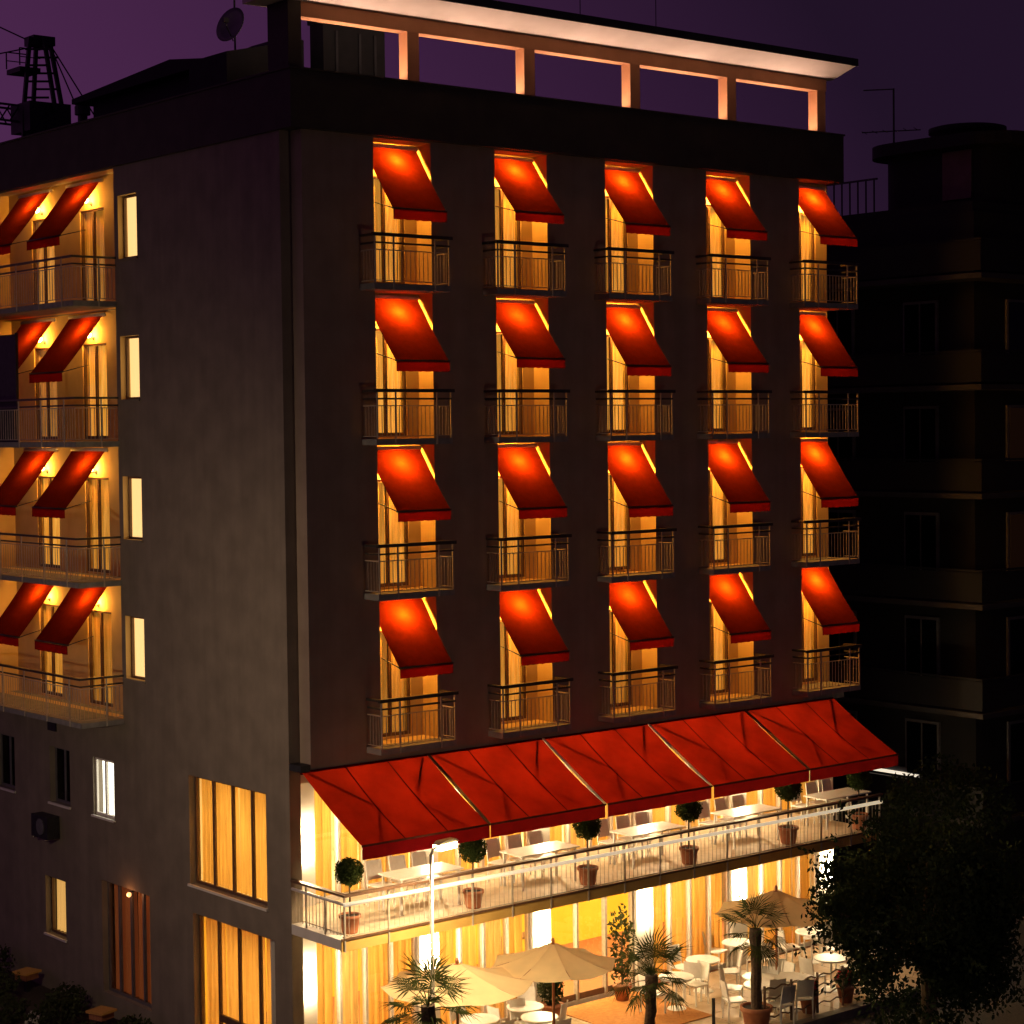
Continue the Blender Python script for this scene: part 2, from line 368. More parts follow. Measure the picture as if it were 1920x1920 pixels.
# loggia back wall on the side
sfw = [(8.40, 9.55), (10.85, 12.0)]
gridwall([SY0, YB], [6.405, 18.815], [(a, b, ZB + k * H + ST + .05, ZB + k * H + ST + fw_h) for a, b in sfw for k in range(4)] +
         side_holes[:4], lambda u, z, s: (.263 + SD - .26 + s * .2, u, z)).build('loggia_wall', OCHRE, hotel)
for k in range(4):   # loggia floors, end walls and ceilings of the side recess
    z0 = ZB + k * H
    MB().box(.262, SD, LY0 - .2, LY1 + .2, z0, z0 + ST).build('loggia_floor', SLABC, hotel)
    MB().box(.262, SD, LY1, LY1 + .2, z0 + ST + .002, z0 + H - .002).build('loggia_end_wall', OCHRE, hotel)
    MB().box(.262, SD, LY0 - .15, LY0 - .002, z0 + ST + .002, z0 + H - .002).build('loggia_end_wall', OCHRE, hotel)
MB().box(.262, SD, LY0 - .2, LY1 + .2, ZB + 4 * H - .01, ZB + 4 * H + .2).build('loggia_ceiling', CREAM, hotel)
# structural slabs
MB().box(.265, XE - .01, .372, 1.38, 6.12, 6.398).build('ceiling_slab', CREAM, hotel)
MB().box(.265, 16.95, 1.383, YB, 6.12, 6.398).build('ceiling_slab', CREAM, hotel)
MB().box(XE - .2, XE + .045, 1.5, YB, 6.402, 18.8).build('end_wall', PLASTER, hotel)
MB().box(16.8, 16.95, 1.6, YB, -.15, 6.118).build('end_wall', PLASTER, hotel)
MB().box(.27, XE - .21, YB - .2, YB, -.15, 18.8).build('rear_wall', PLASTER, hotel)
# roof band
MB().box(-.06, XE - .04, -.14, .36, 18.822, 19.93).build('roof_band', FASCIA, hotel)
MB().box(-.06, .34, .363, YB, 18.822, 19.93).build('roof_band', FASCIA, hotel)
MB().box(-.09, XE - .01, -.17, .39, 19.933, 19.97).build('coping', FASCIA, hotel)
MB().box(-.09, .37, .393, YB, 19.933, 19.97).build('coping', FASCIA, hotel)
MB().box(.345, XE, .4, YB, 18.83, 19.2).build('roof_deck', ROOF, hotel)
# roof canopy frame
canopy = MB().ext([(-.74, 21.50), (0, 21.262), (.9, 21.262), (.9, 21.58), (-.74, 21.60)], 'x', -.45, 15.5)
cob = canopy.build('roof_canopy', CANOPYW, hotel)
MB().box(-.48, 15.53, -.77, .93, 21.603, 21.66).build('roof_sheet', ROOF, cob)
MB().box(-.48, 15.53, -.775, -.743, 21.49, 21.602).build('drip_edge', ROOF, cob)
MB().box(.302, 15.26, 0, .28, 20.97, 21.26).build('beam', BEAMC, hotel)
PX = [2.83, 5.87, 8.89, 11.90, 14.94]
for px in PX: MB().box(px, px + .29, .002, .282, 19.972, 20.968).build('post', BEAMC, hotel)
MB().box(0, .3, 0, .72, 19.972, 21.26).build('post', FASCIA, hotel)
# corner trim bar and small vents
MB().box(-.03, -.002, 10.2, 10.62, 6.10, 6.3).build('vent', BLACKM, hotel)

# --- french windows on the loggias
def french_proto(w, h, axis):
    """frame mesh in local coords, window plane along local x, outer side -y"""
    f = MB(); t = .05
    f.box(0, w, -.03, .03, h - t, h); f.box(0, t, -.03, .03, 0, h - t); f.box(w - t, w, -.03, .03, 0, h - t)
    f.box(t, w - t, -.03, .03, 0, .07); f.box(w / 2 - .03, w / 2 + .03, -.032, .032, .07, h - t)
    pane = MB().box(t, w / 2 - .03, -.004, .004, .07, h - t)
    pane2 = MB().box(w / 2 + .03, w - t, -.004, .004, .07, h - t)
    return f.mesh('french_window', FRAMEB), pane.mesh('pane', GLASS), pane2.mesh('pane', GLASS)
fr = french_proto(fw_w, fw_h - .05, 'x'); fr2 = french_proto(1.15, fw_h - .05, 'x')
cur_var = [curtain_mb((.03, .10), (fw_w - .03, .10), .03, fw_h - .08, amp=.03, per=.13).mesh('curtain', CURTL[k]) for k in (0, 1, 2, 1)]
cur_var2 = [curtain_mb((.03, .10), (1.12, .10), .03, fw_h - .08, amp=.03, per=.13).mesh('curtain', CURTL[k]) for k in (0, 1, 2)]
def french(x, y, z, rz, fr, cur):
    o = link('french_window', fr[0], hotel, (x, y, z), rot=(0, 0, rz))
    link('pane', fr[1], o); link('pane', fr[2], o); link('curtain', cur, o)
    return o
back_panel = MB().box(-.1, 1.3, 0, .03, 0, 2.3).mesh('room_partition', CREAM)
# wall lamp prototype (globe on a bracket), local -y points away from the wall
lamp_base = MB().lathe([(.045, 0), (.045, .02)], (0, 0, 0), 12); lamp_base.v = [(a, -c, b) for a, b, c in lamp_base.v]
lamp_base = lamp_base.tube([(0, -.02, 0), (0, -.13, 0), (0, -.15, .02)], .012, 6).mesh('bracket', BLACKM)
globe = [MB().lathe([(.01, -.075), (.04, -.062), (.065, -.035), (.075, 0), (.065, .035), (.04, .062), (.01, .075)], (0, -.15, .09), 14).mesh('globe', gm, True) for gm in G_AMBER]
def wall_lamp(loc, rz, label, gl):
    t = thing('wall_lamp', label, 'lamp', loc, rz, 'globe lamps above the balcony windows')
    link('bracket', lamp_base, t); link('globe', gl, t)
    return t

# --- front balconies
BL, BR, BP = -.36, W + .10, .49
hz = 1.09
slab_m = MB().box(BL, BR, -BP, -.001, 0, ST).mesh('balcony', SLABC)
hr = MB(); q = .05
hr.box(BL - .03, BR + .04, -BP - .03, -BP + .04, hz - .055, hz + .012); hr.box(BL, BL + .06, -BP + .043, -.005, hz - .045, hz); hr.box(BR - .06, BR, -BP + .043, -.005, hz - .045, hz)
hr = hr.mesh('handrail', RAILD)
lr = MB(); lr.box(BL + .02, BR - .02, -BP - .005, -BP + .02, hz - .20, hz - .165); lr.box(BL + .02, BL + .045, -BP + .022, -.005, hz - .20, hz - .165); lr.box(BR - .045, BR - .02, -BP + .022, -.005, hz - .20, hz - .165)
lr = lr.mesh('lower_rail', RAILD)
po = MB().box(-.016, .016, -BP - .026, -BP - .006, -.0, hz - .046).mesh('post', RAILM)
pos_ = MB().box(-.014, .014, -.014, .014, ST, hz - .046).mesh('post', RAILM)
inf = MB()
nb = 17
for i in range(nb + 1):
    X = BL + .035 + (BR - BL - .07) * i / nb; inf.box(X - .006, X + .006, -BP + .003, -BP + .015, ST + .06, hz - .33)
for s in (BL + .03, BR - .03):
    for j in range(1, 5):
        Y = -BP + j * BP / 5; inf.box(s - .006, s + .006, Y - .006, Y + .006, ST + .06, hz - .33)
inf.box(BL + .03, BR - .03, -BP + .001, -BP + .017, hz - .33, hz - .31); inf.box(BL + .03, BR - .03, -BP + .001, -BP + .017, ST + .045, ST + .06)
for s in (BL + .03, BR - .03):
    inf.box(s - .008, s + .008, -BP + .019, -.004, hz - .33, hz - .31); inf.box(s - .008, s + .008, -BP + .019, -.004, ST + .045, ST + .06)
inf = inf.mesh('baluster_infill', RAILM)

# --- drop awnings
AW = W - .10; AD0, AZ0, AD1, AZ1 = .42, -.09, -.60, -1.38     # from wall (top) to front bar, z below opening top
def awning_meshes(w):
    sag = lambda u, v: Vector((0, 0, -.035 * math.sin(math.pi * v) - .006 * math.sin(u * 9)))
    fab = MB().sheet((0, AD0, AZ0), (w, AD0, AZ0), (w, AD1, AZ1), (0, AD1, AZ1), 10, 14, sag)
    val = MB().sheet((0, AD1 - .012, AZ1 - .012), (w, AD1 - .012, AZ1 - .012), (w, AD1 - .016, AZ1 - .21), (0, AD1 - .016, AZ1 - .21), 16, 3, lambda u, v: Vector((0, .010 * math.sin(u * 26) * v, .006 * math.sin(u * 40) * (v == 1))))
    bar = MB().tube([(-.01, AD1 + .004, AZ1 + .004), (w + .01, AD1 + .004, AZ1 + .004)], .018, 8)
    case = MB().tube([(-.03, AD0 + .02, AZ0 + .01), (w + .03, AD0 + .02, AZ0 + .01)], .045, 10)
    arm = MB().tube([(0, .03, -1.22), (0, AD1 + .005, AZ1 + .005)], .011, 6)
    return [fab.mesh('fabric', RED, True), val.mesh('valance', REDVAL, True), bar.mesh('front_bar', BLACKM, True), case.mesh('roller_case', RAILW, True), arm.mesh('folding_arm', BLACKM, True)]
aw_f = awning_meshes(AW); aw_s = awning_meshes(1.62)
def awning(loc, rz, ms, w, label, group, armoff=0):
    t = thing('window_awning', label, 'awning', loc, rz, group)
    for mm in ms[:4]: link(mm.name.split('.')[0], mm, t)
    link('folding_arm', ms[4], t, (.005, 0, 0)); link('folding_arm', ms[4], t, (w - .005, 0, 0))
    return t
for i in range(5):
    for k in range(4):
        x0 = A0 + i * S; z0 = ZB + k * H; zt = min(z0 + H, 18.79)
        french(x0 + fw_x0, .56, z0 + ST + .05, 0, fr, cur_var[(i * i + 3 * k + i * k) % 4])
        b = link('balcony', slab_m, hotel, (x0, 0, z0))
        link('handrail', hr, b); link('lower_rail', lr, b); link('baluster_infill', inf, b, kind='stuff')
        for px in (.10, W - .30): link('post', po, b, (px, 0, 0))
        for px in (BL + .03, BR - .03): link('post', pos_, b, (px, -BP + .012, 0))
        nm = f'{FL[k]} floor balcony, {NTH[i]} column from the corner pier'
        jit = random.uniform(-.03, .03)
        a = awning((x0 + .04, 0, zt), 0, aw_f, AW, 'red drop awning over the ' + nm, 'red awnings on the front balconies')
        a.scale = (1, 1 + jit, 1 + random.uniform(-.06, .05))
        wall_lamp((x0 + .73, .50, z0 + ST + fw_h + .115), 0, 'amber globe lamp above the ' + nm, random.choice(globe[:3]))

# --- side loggia: windows, awnings, lamps, long balconies
SP = 1.05
for k in range(4):
    z0 = ZB + k * H; zt = min(z0 + H, 18.79)
    for n, (ya, yb) in enumerate(sfw):
        french(SD + .06, yb, z0 + ST + .05, -math.pi / 2, fr2, cur_var2[(n + k) % 3])
        nm = f'{FL[k]} floor side balcony, ' + ('next to the narrow lit window' if n == 0 else 'far bay from the narrow lit window')
        awning((0, yb + .45, zt), -math.pi / 2, aw_s, 1.62, 'red drop awning over the ' + nm, 'red awnings on the side balconies')
        wall_lamp((SD - .002, (ya + yb) / 2, z0 + ST + fw_h + .115), -math.pi / 2, 'amber globe lamp on the ' + nm, globe[3])
    y0 = LY0 - .06; y1 = LY1 + .3
    b = MB().box(-SP, -.001, y0, y1, 0, ST).build('balcony', SLABC, hotel, loc=(0, 0, z0))
    m_ = MB(); m_.box(-SP - .03, -SP + .04, y0, y1, hz - .045, hz); m_.box(-SP + .043, -.004, y0, y0 + .06, hz - .045, hz); m_.build('handrail', RAILD, b)
    m_ = MB(); m_.box(-SP - .005, -SP + .02, y0 + .02, y1, hz - .20, hz - .165); m_.box(-SP + .022, -.004, y0 + .02, y0 + .045, hz - .20, hz - .165); m_.build('lower_rail', RAILD, b)
    m_ = MB(); nn = 56
    for j in range(nn): Y = y0 + .04 + (y1 - y0) * j / nn; m_.box(-SP + .003, -SP + .015, Y - .006, Y + .006, ST + .06, hz - .25)
    for j in range(1, 11): X = -SP + j * SP / 11; m_.box(X - .006, X + .006, y0 + .025, y0 + .037, ST + .06, hz - .25)
    m_.box(-SP + .001, -SP + .017, y0 + .03, y1, hz - .25, hz - .23); m_.box(-SP + .019, -.004, y0 + .022, y0 + .04, hz - .25, hz - .23)
    m_.box(-SP + .001, -SP + .017, y0 + .03, y1, ST + .045, ST + .06); m_.box(-SP + .019, -.004, y0 + .022, y0 + .04, ST + .045, ST + .06)
    m_.build('baluster_infill', RAILM, b, kind='stuff')
    for Y in (y0 + .5, y0 + 1.6, y0 + 2.7, y0 + 3.8, y0 + 4.9): MB().box(-SP - .026, -SP - .006, Y - .016, Y + .016, 0, hz - .046).build('post', RAILM, b)
    MB().box(-.45, -.42, y0 - .02, y0 - .002, 0, hz - .046).build('post', RAILM, b)
    # narrow bathroom window
    w_ = MB(); z = ZS - k * H; t = .05
    w_.box(.13, .18, YS1, YS2, z - t, z); w_.box(.13, .18, YS1, YS2, z - HS, z - HS + t); w_.box(.13, .18, YS1, YS1 + t, z - HS + t, z - t); w_.box(.13, .18, YS2 - t, YS2, z - HS + t, z - t)
    wo = w_.build('window', FRAMEB, hotel)
    MB().box(.15, .158, YS1 + t, YS2 - t, z - HS + t, z - t).build('pane', GLASS, wo)
    curtain_mb((.22, YS1 + .01), (.22, YS2 - .01), z - HS + .02, z - .02, amp=.008, per=.2).build('blind', WIN_PALE, wo)
    MB().box(-.04, .127, YS1 - .03, YS2 + .03, z - HS - .04, z - HS - .002).build('sill', PLASTER, wo)

# --- other side windows
def side_window(hole, n, mat, glow, sill=True, transom=None, depth=.14, curtain=True, glassm=None):
    ya, yb, za, zb = hole; w_ = MB(); t = .06
    w_.box(depth, depth + .05, ya, yb, zb - t, zb); w_.box(depth, depth + .05, ya, yb, za, za + t)
    w_.box(depth, depth + .05, ya, ya + t, za + t, zb - t); w_.box(depth, depth + .05, yb - t, yb, za + t, zb - t)
    wo = w_.build('window', mat, hotel)
    pw = (yb - ya) / n
    for i in range(1, n): MB().box(depth - .004, depth + .054, ya + i * pw - .035, ya + i * pw + .035, za + t, zb - t).build('mullion', mat, wo)
    for i in range(n):
        MB().box(depth + .02, depth + .028, ya + i * pw + .036, ya + (i + 1) * pw - .036, za + t, zb - t).build('pane', glassm or GLASS, wo)
        if curtain and glow: curtain_mb((depth + .16, ya + i * pw + .01), (depth + .16, ya + (i + 1) * pw - .01), za + .02, zb - .02, amp=.03, per=.15).build('curtain', glow, wo)
    if transom: MB().box(depth - .006, depth + .056, ya + pw, yb - pw, transom, transom + .14).build('transom', mat, wo)
    if sill: MB().box(-.05, depth - .003, ya - .04, yb + .04, za - .05, za - .002).build('sill', WHITEW, wo)
    return wo
side_window(BIGU, 4, FRAMEB, CURT)
side_window(BIGL, 4, FRAMEB, CURT, sill=False, transom=.80)
side_window(WHT, 2, WHITEW, WIN_WHITE, depth=.06)
side_window(DK1, 2, FRAMEG, None, glassm=GLASSD); side_window(DK2, 2, FRAMEG, None, glassm=GLASSD)
side_window(LOW, 1, FRAMEB, WIN_AMB)
# tall window with four dim orange strips
DIMOR = emit('window_dim_orange', (1, .20, .04), .085, (.35, .14, .06))
side_window(SLAT, 4, FRAMEG, DIMOR, sill=False)
bl = thing('wall_bulb', 'small orange bulb at the top of the tall dim orange window', 'lamp', (-.02, 6.85, 2.86))
MB().lathe([(.02, -.05), (.05, -.02), (.05, .03), (.02, .06)], (0, 0, 0), 10).build('globe', BULB_R, bl, True)
MB().box(-.01, .14, -.012, .012, .055, .075).build('bracket', BLACKM, bl)
plight('bulb_light', (-.1, 0, -.02), 4.0, (1, .36, .12), .05, bl)
# air conditioner
ac = thing('air_conditioner', 'dark outdoor air conditioner unit bracketed under the unlit window', 'air conditioner', (-.002, 10.1, 3.62))
MB().box(-.34, -.04, .0, .82, 0, .52).build('casing', BLACKM, ac)
MB().lathe([(.19, 0), (.19, .02), (.03, .025)], (0, 0, 0), 18).build('fan_grille', DISHM, ac, loc=(-.343, .34, .27)).rotation_euler = (0, -math.pi / 2, 0)
for y in (.12, .7): MB().bar((0, y, -.02), (-.36, y, -.02), .03).build('bracket', RAILM, ac)

# ------------------------------------------------------------------ lower two storeys: glazing
YG = 1.4; TZ = 3.4
ts = MB().ext([(0, -1.35), (15.45, -1.35), (15.45, YG - .01), (.264, YG - .01), (.264, SY0 - .004), (0, SY0 - .004)], 'z', 3.2, TZ).build('terrace', WHITEW, hotel)
tl = MB().box(.266, 15.42, -1.32, YG - .012, TZ + .003, TZ + .02).build('floor_finish', TILE, ts)
MB().box(-.02, 15.47, -1.375, -1.353, 3.18, TZ + .03).build('edge_trim', noisy('trim_yellow', (.55, .34, .09), (.62, .40, .12), 3, .6), ts)
MB().box(-.025, 15.475, -1.40, -1.376, TZ - .005, TZ + .035).build('gutter', FRAMEB, ts)
MB().box(.262, 16.79, YG + .2, YB - .2, 3.1, 3.38).build('interior_floor', CREAM, hotel)
MB().box(.262, 16.79, YG + .3, YB - .2, -.14, .0).build('interior_floor', WOOD, hotel)
for z0, z1 in ((.005, 3.09), (3.385, 6.115)):
    MB().box(.3, 16.78, 5.6, 5.75, z0, z1).build('interior_wall', INTYEL if z0 < 1 else CREAM, hotel)
PIERS = [.92 + 3.12 * n for n in range(6)]; XL = 16.95
bays = []
for st, (z0, z1) in enumerate(((0.0, 3.195), (TZ + .02, 6.118))):
    for n, px in enumerate(PIERS):
        MB().box(px - .26, px + .26, YG - .12, YG + .16, z0, z1).build('pier', WHITEW, hotel)
    if st: MB().box(.262, .655, YG, YG + .16, z0, z1).build('pier', WHITEW, hotel)
    else: MB().box(.262, .655, YG, YG + .16, z0, z1).build('pier', WHITEW, hotel)
    for n in range(5):
        xa = PIERS[n] + .262; xb = PIERS[n + 1] - .262
        wo = MB().box(xa, xb, YG, YG + .08, z1 - .12, z1).build('window_wall', FRAMEW, hotel)
        MB().box(xa, xb, YG, YG + .08, z0, z0 + .10).build('sill_rail', FRAMEW, wo)
        np_ = 4
        if st == 0 and n == 2: np_ = 3
        pw = (xb - xa) / np_
        for i in range(np_ + 1):
            xm = min(max(xa + i * pw, xa + .03), xb - .03)
            MB().box(xm - .03, xm + .03, YG - .03, YG + .1, z0 + .101, z1 - .121).build('mullion', FRAMEW if st or n != 2 else RAILM, wo)
        for i in range(np_):
            a = xa + i * pw + .031; b_ = xa + (i + 1) * pw - .031
            door = st == 0 and n == 2
            top = 2.45 if door else z1 - .121
            MB().box(a, b_, YG + .03, YG + .038, z0 + .101, top).build('pane', GLASS, wo)
            if door:
                MB().box(a, b_, YG + .02, YG + .07, 2.452, 2.53).build('transom', FRAMEW, wo)
                MB().box(a, b_, YG + .01, YG + .05, 2.532, z1 - .121).build('fanlight_panel', INTYEL, wo)
                MB().box(a, b_, YG + .025, YG + .06, z0 + .101, z0 + .24).build('kick_plate', FRAMEB, wo)
            else:
                cm = CURTW if (n * 7 + i * 3 + st) % 5 == 3 else CURT
                curtain_mb((a - .02, YG + .22), (b_ + .02, YG + .22), z0 + .05, z1 - .03, amp=.055, per=.19).build('curtain', cm, wo)
# assumed, unseen interior room lights (pendant strips on the ceilings, one per bay)
for st, zc in enumerate((2.98, 6.02)):
    for n in range(5):
        c = PIERS[n] + 1.56
        t = thing('assumed_ceiling_light', f'assumed warm ceiling light panel inside the {"ground floor bar" if st == 0 else "first floor dining room"} behind the {NTH[n]} window bay', 'lamp', (c, 3.0, zc), 0, 'assumed indoor ceiling light panels')
        MB().box(-.8, .8, -.15, .15, 0, .06).build('housing', WHITEW, t)
        alight('panel_light', (0, 0, -.012), 250, (1, .68, .28), 1.5, .28, (0, 0, 0), t)
# bar interior behind the doors
bar = thing('bar_counter', 'tall yellow bar shelf with white lamp top seen through the entrance doors', 'bar', (8.1, 3.6, 0))
MB().box(0, .9, 0, .4, 1.02, 1.07).build('top', FRAMEB, bar); MB().box(.03, .1, .03, .37, 0, 1.018).build('leg', FRAMEB, bar); MB().box(.8, .87, .03, .37, 0, 1.018).build('leg', FRAMEB, bar)
MB().box(.15, .75, .05, .35, .5, .53).build('shelf', FRAMEB, bar)

# --- sconces: tall tube lamps on the piers
sc_tube = MB().lathe([(.02, 0), (.055, .015), (.055, .62), (.02, .635)], (0, 0, 0), 14).mesh('tube', G_WARM, True)
sc_plate = MB().box(-.03, .03, .06, .098, .05, .58).mesh('back_plate', RAILM)
sc_br = MB().box(-.012, .012, .0, .059, .28, .32).mesh('bracket', RAILM)
for st, zc in enumerate((1.62, 4.45)):
    for n in range(6 - st):
        t = thing('pier_sconce', f'glowing tube wall lamp on the {(NTH + ["sixth"])[n]} {"ground floor" if st == 0 else "first floor"} pier from the corner', 'lamp', (PIERS[n], YG - .22, zc), 0, 'tube wall lamps on the white piers')
        link('tube', sc_tube, t); link('back_plate', sc_plate, t); link('bracket', sc_br, t)

# --- terrace railing
TR = -1.38
m_ = MB(); m_.box(-.02, 15.45, TR - .10, TR + .02, 4.23, 4.275); m_.box(-.02, .09, TR + .023, SY0 - .01, 4.23, 4.275); m_.build('handrail', FRAMEB, ts)
m_ = MB(); m_.tube([(.0, TR - .07, 4.09), (15.40, TR - .07, 4.09)], .040, 10); m_.build('glow_rail', RAILGLOW, ts, True)  # plain white rail with its bright look painted in as glow
MB().tube([(.02, TR - .03, 4.09), (.02, SY0 - .01, 4.09)], .03, 10).build('lower_rail', RAILW, ts, True)
m_ = MB()
for j in range(130):
    X = .06 + j * .1182; m_.box(X - .0035, X + .0035, TR + .03, TR + .037, TZ + .06, 4.06)
for j in range(1, 15):
    Y = TR + j * .118; m_.box(.04, .05, Y - .005, Y + .005, TZ + .06, 4.06)
m_.box(.03, 15.42, TR + .027, TR + .043, TZ + .04, TZ + .06); m_.box(.03, 15.42, TR + .027, TR + .043, 4.061, 4.075)
m_.build('baluster_infill', RAILM, ts, kind='stuff')
for j in range(16):
    X = .05 + j * 1.024; MB().box(X - .016, X + .016, TR - .02, TR + .012, 3.17, 4.228).build('post', RAILM, ts)
for Y in (-.75, -.1): MB().box(.024, .05, Y - .016, Y + .016, TZ, 4.228).build('post', RAILM, ts)

# --- big terrace awnings
AT = 6.44; AL = 5.30; AY = -2.02; BW = 15.32 / 5
for n in range(5):
    gap_l = .035 if n in (2, 3) else .012; gap_r = .035 if n in (1, 2) else .012
    xa = n * BW + gap_l; xb = (n + 1) * BW - gap_r
    t = thing('terrace_awning', f'wide red terrace awning panel, {NTH[n]} from the building corner', 'awning', (xa, 0, AT), 0, 'red terrace awning panels')
    w = xb - xa; dz = AL - AT
    ph = random.random() * 5
    sag = lambda u, v: Vector((0, 0, -.05 * math.sin(math.pi * v) + .012 * math.sin(u * 11 + ph) * math.sin(v * 3.1)))
    fab = MB().sheet((0, -.03, 0), (w, -.03, 0), (w, AY, dz), (0, AY, dz), 24, 16, sag).build('fabric', REDBIG, t, True)
    for u in (1 / 3, 2 / 3):
        sm = MB().sheet((w * u - .016, -.03, .004), (w * u + .016, -.03, .004), (w * u + .016, AY, dz + .004), (w * u - .016, AY, dz + .004), 1, 16, lambda a, b, u=u: sag(u, b)); sm.build('seam', RED, fab, True)
    MB().sheet((0, AY - .022, dz + .012), (w, AY - .022, dz + .012), (w, AY - .028, dz - .27), (0, AY - .028, dz - .27), 40, 3, lambda u, v: Vector((0, .012 * math.sin(u * 34) * v, 0))).build('valance', REDVAL, t, True)
    MB().tube([(-.005, AY - .036, dz - .004), (w + .005, AY - .036, dz - .004)], .021, 8).build('front_bar', BARM, t, True)
    MB().tube([(-.005, -.04, -.035), (w + .005, -.04, -.035)], .032, 10).build('roller_case', REDVAL, t, True)
    for side in (0, 1):
        x0_ = .35 if side == 0 else w - .35; s_ = 1 if side == 0 else -1
        el = (x0_ + s_ * .72, AY * .54, dz * .54 - .09); MB().tube([(x0_ - s_ * .2, -.08, -.07), el, (x0_ + s_ * .12, AY + .04, dz - .03)], .027, 8).build('folding_arm', BARM, t, True)
    MB().bar((w + gap_r, -.05, .0), (w + gap_r, AY - .01, dz), .06, .03).build('gap_rail', FRAMEB, t) if n in (0, 3) else None
    if n in (1, 2): MB().bar((w + gap_r, -.05, -.02), (w + gap_r, AY, dz - .02), .05, .03).build('gap_rail', RAILW, t)
MB().box(-.02, .2, -.07, .34, 6.42, 6.55).build('awning_bracket', BLACKM, hotel)

# --- terrace furniture: chairs, tables
def make_chair(lbl, grp):
    t = thing('bistro_chair', lbl, 'chair', (0, 0, 0), 0, grp)
    MB().box(-.21, .21, -.21, .21, .43, .455).build('seat', WHITEP, t)
    for sx in (-1, 1):
        MB().bar((sx * .19, -.19, 0), (sx * .19, -.19, .43), .028).build('leg', WHITEP, t)
        MB().bar((sx * .19, .21, 0), (sx * .19, .19, .43), .028).build('leg', WHITEP, t)
        MB().bar((sx * .19, .195, .456), (sx * .18, .27, .90), .026).build('back_upright', WHITEP, t)
    MB().sheet((-.2, .205, .52), (.2, .205, .52), (.2, .275, .90), (-.2, .275, .90), 6, 4, lambda u, v: Vector((0, .03 * math.sin(math.pi * u), 0))).build('back_panel', WHITEP, t, True)
    return t
def make_table(lbl, grp, round_=False, w=.75, l=1.6):
    t = thing('cafe_table', lbl, 'table', (0, 0, 0), 0, grp)
    if round_:
        MB().lathe([(.38, .70), (.40, .715), (.40, .735), (.38, .745)], n=24).build('top', WHITEP, t)
        MB().lathe([(.022, .03), (.022, .70)], n=10).build('column', WHITEP, t)
        MB().lathe([(.24, 0), (.22, .02), (.03, .04)], n=18).build('base', WHITEP, t)
    else:
        MB().box(-l / 2, l / 2, -w / 2, w / 2, .715, .745).build('top', WHITEP, t)
        for sx in (-1, 1):
            for sy in (-1, 1): MB().box(sx * (l / 2 - .08) - .02, sx * (l / 2 - .08) + .02, sy * (w / 2 - .07) - .02, sy * (w / 2 - .07) + .02, 0, .714).build('leg', WHITEP, t)
    return t
ch0 = None; tb0 = None; FZ = TZ + .02
for n in range(5):
    cx = PIERS[n] + 1.75
    g = f'first floor terrace under the {NTH[n]} awning panel from the corner'
    lt = f'long white table on the {g}'
    if tb0 is None: tb0 = make_table(lt, 'white tables on the upper terrace'); tb0.location = (cx, -.30, FZ)
    else: dup(tb0, (cx, -.30, FZ), 0, lt)
    for j, dx in enumerate((-.58, 0, .58)):
        pos = (cx + dx, .28, FZ); lc = f'white chair, {["nearest the corner", "in the middle", "farthest from the corner"][j]}, at the table under the {NTH[n]} awning panel'
        if ch0 is None: ch0 = make_chair(lc, 'white chairs on the upper terrace'); ch0.location = pos
        else: dup(ch0, pos, random.uniform(-.08, .08), lc)
# --- potted topiary balls on the terrace
def ball_mesh(seed):
    rr = random.Random(seed); mb = MB(); ph = rr.random() * 6
    mb.lathe([(.04, -.20), (.14, -.15), (.19, -.05), (.19, .06), (.13, .15), (.04, .20)], (0, 0, 1.22), 12)
    pts = []
    for p in sph(1900, .29, rr, .55):
        k = 1 + .09 * math.sin(p.x * 21 + ph) * math.cos(p.y * 19 + p.z * 14) + rr.uniform(-.05, .07)
        pts.append(Vector((p.x * k, p.y * k, p.z * k * .96 + 1.22)))
    return leaves(mb, pts, .028, rr).mesh('crown', LEAFB)
balls = [ball_mesh(k) for k in range(6)]
stem = MB().tube([(0, 0, .33), (.01, 0, .7), (0, 0, 1.05)], [.022, .018, .016], 7).mesh('trunk', BARK)
pot = MB().lathe([(.15, 0), (.165, .05), (.20, .30), (.225, .31), (.225, .37), (.205, .37), (.195, .33)], n=20).mesh('pot', TERRA, True)
soil = MB().lathe([(.19, .315), (.19, .335)], n=16).mesh('soil', SOIL)
for n in range(6):
    x = [.42, 3.43, 6.50, 9.47, 12.65, 15.1][n]
    t = thing('topiary_ball_tree', f'ball clipped topiary in terracotta pot at the terrace rail, {(NTH + ["sixth"])[n]} from the building corner', 'plant', (x, -1.02, FZ), random.random() * 6, 'topiary balls along the terrace rail')
    link('crown', balls[n], t); link('trunk', stem, t); t.scale = [random.uniform(.93, 1.06)] * 3; link('pot', pot, t); link('soil', soil, t)

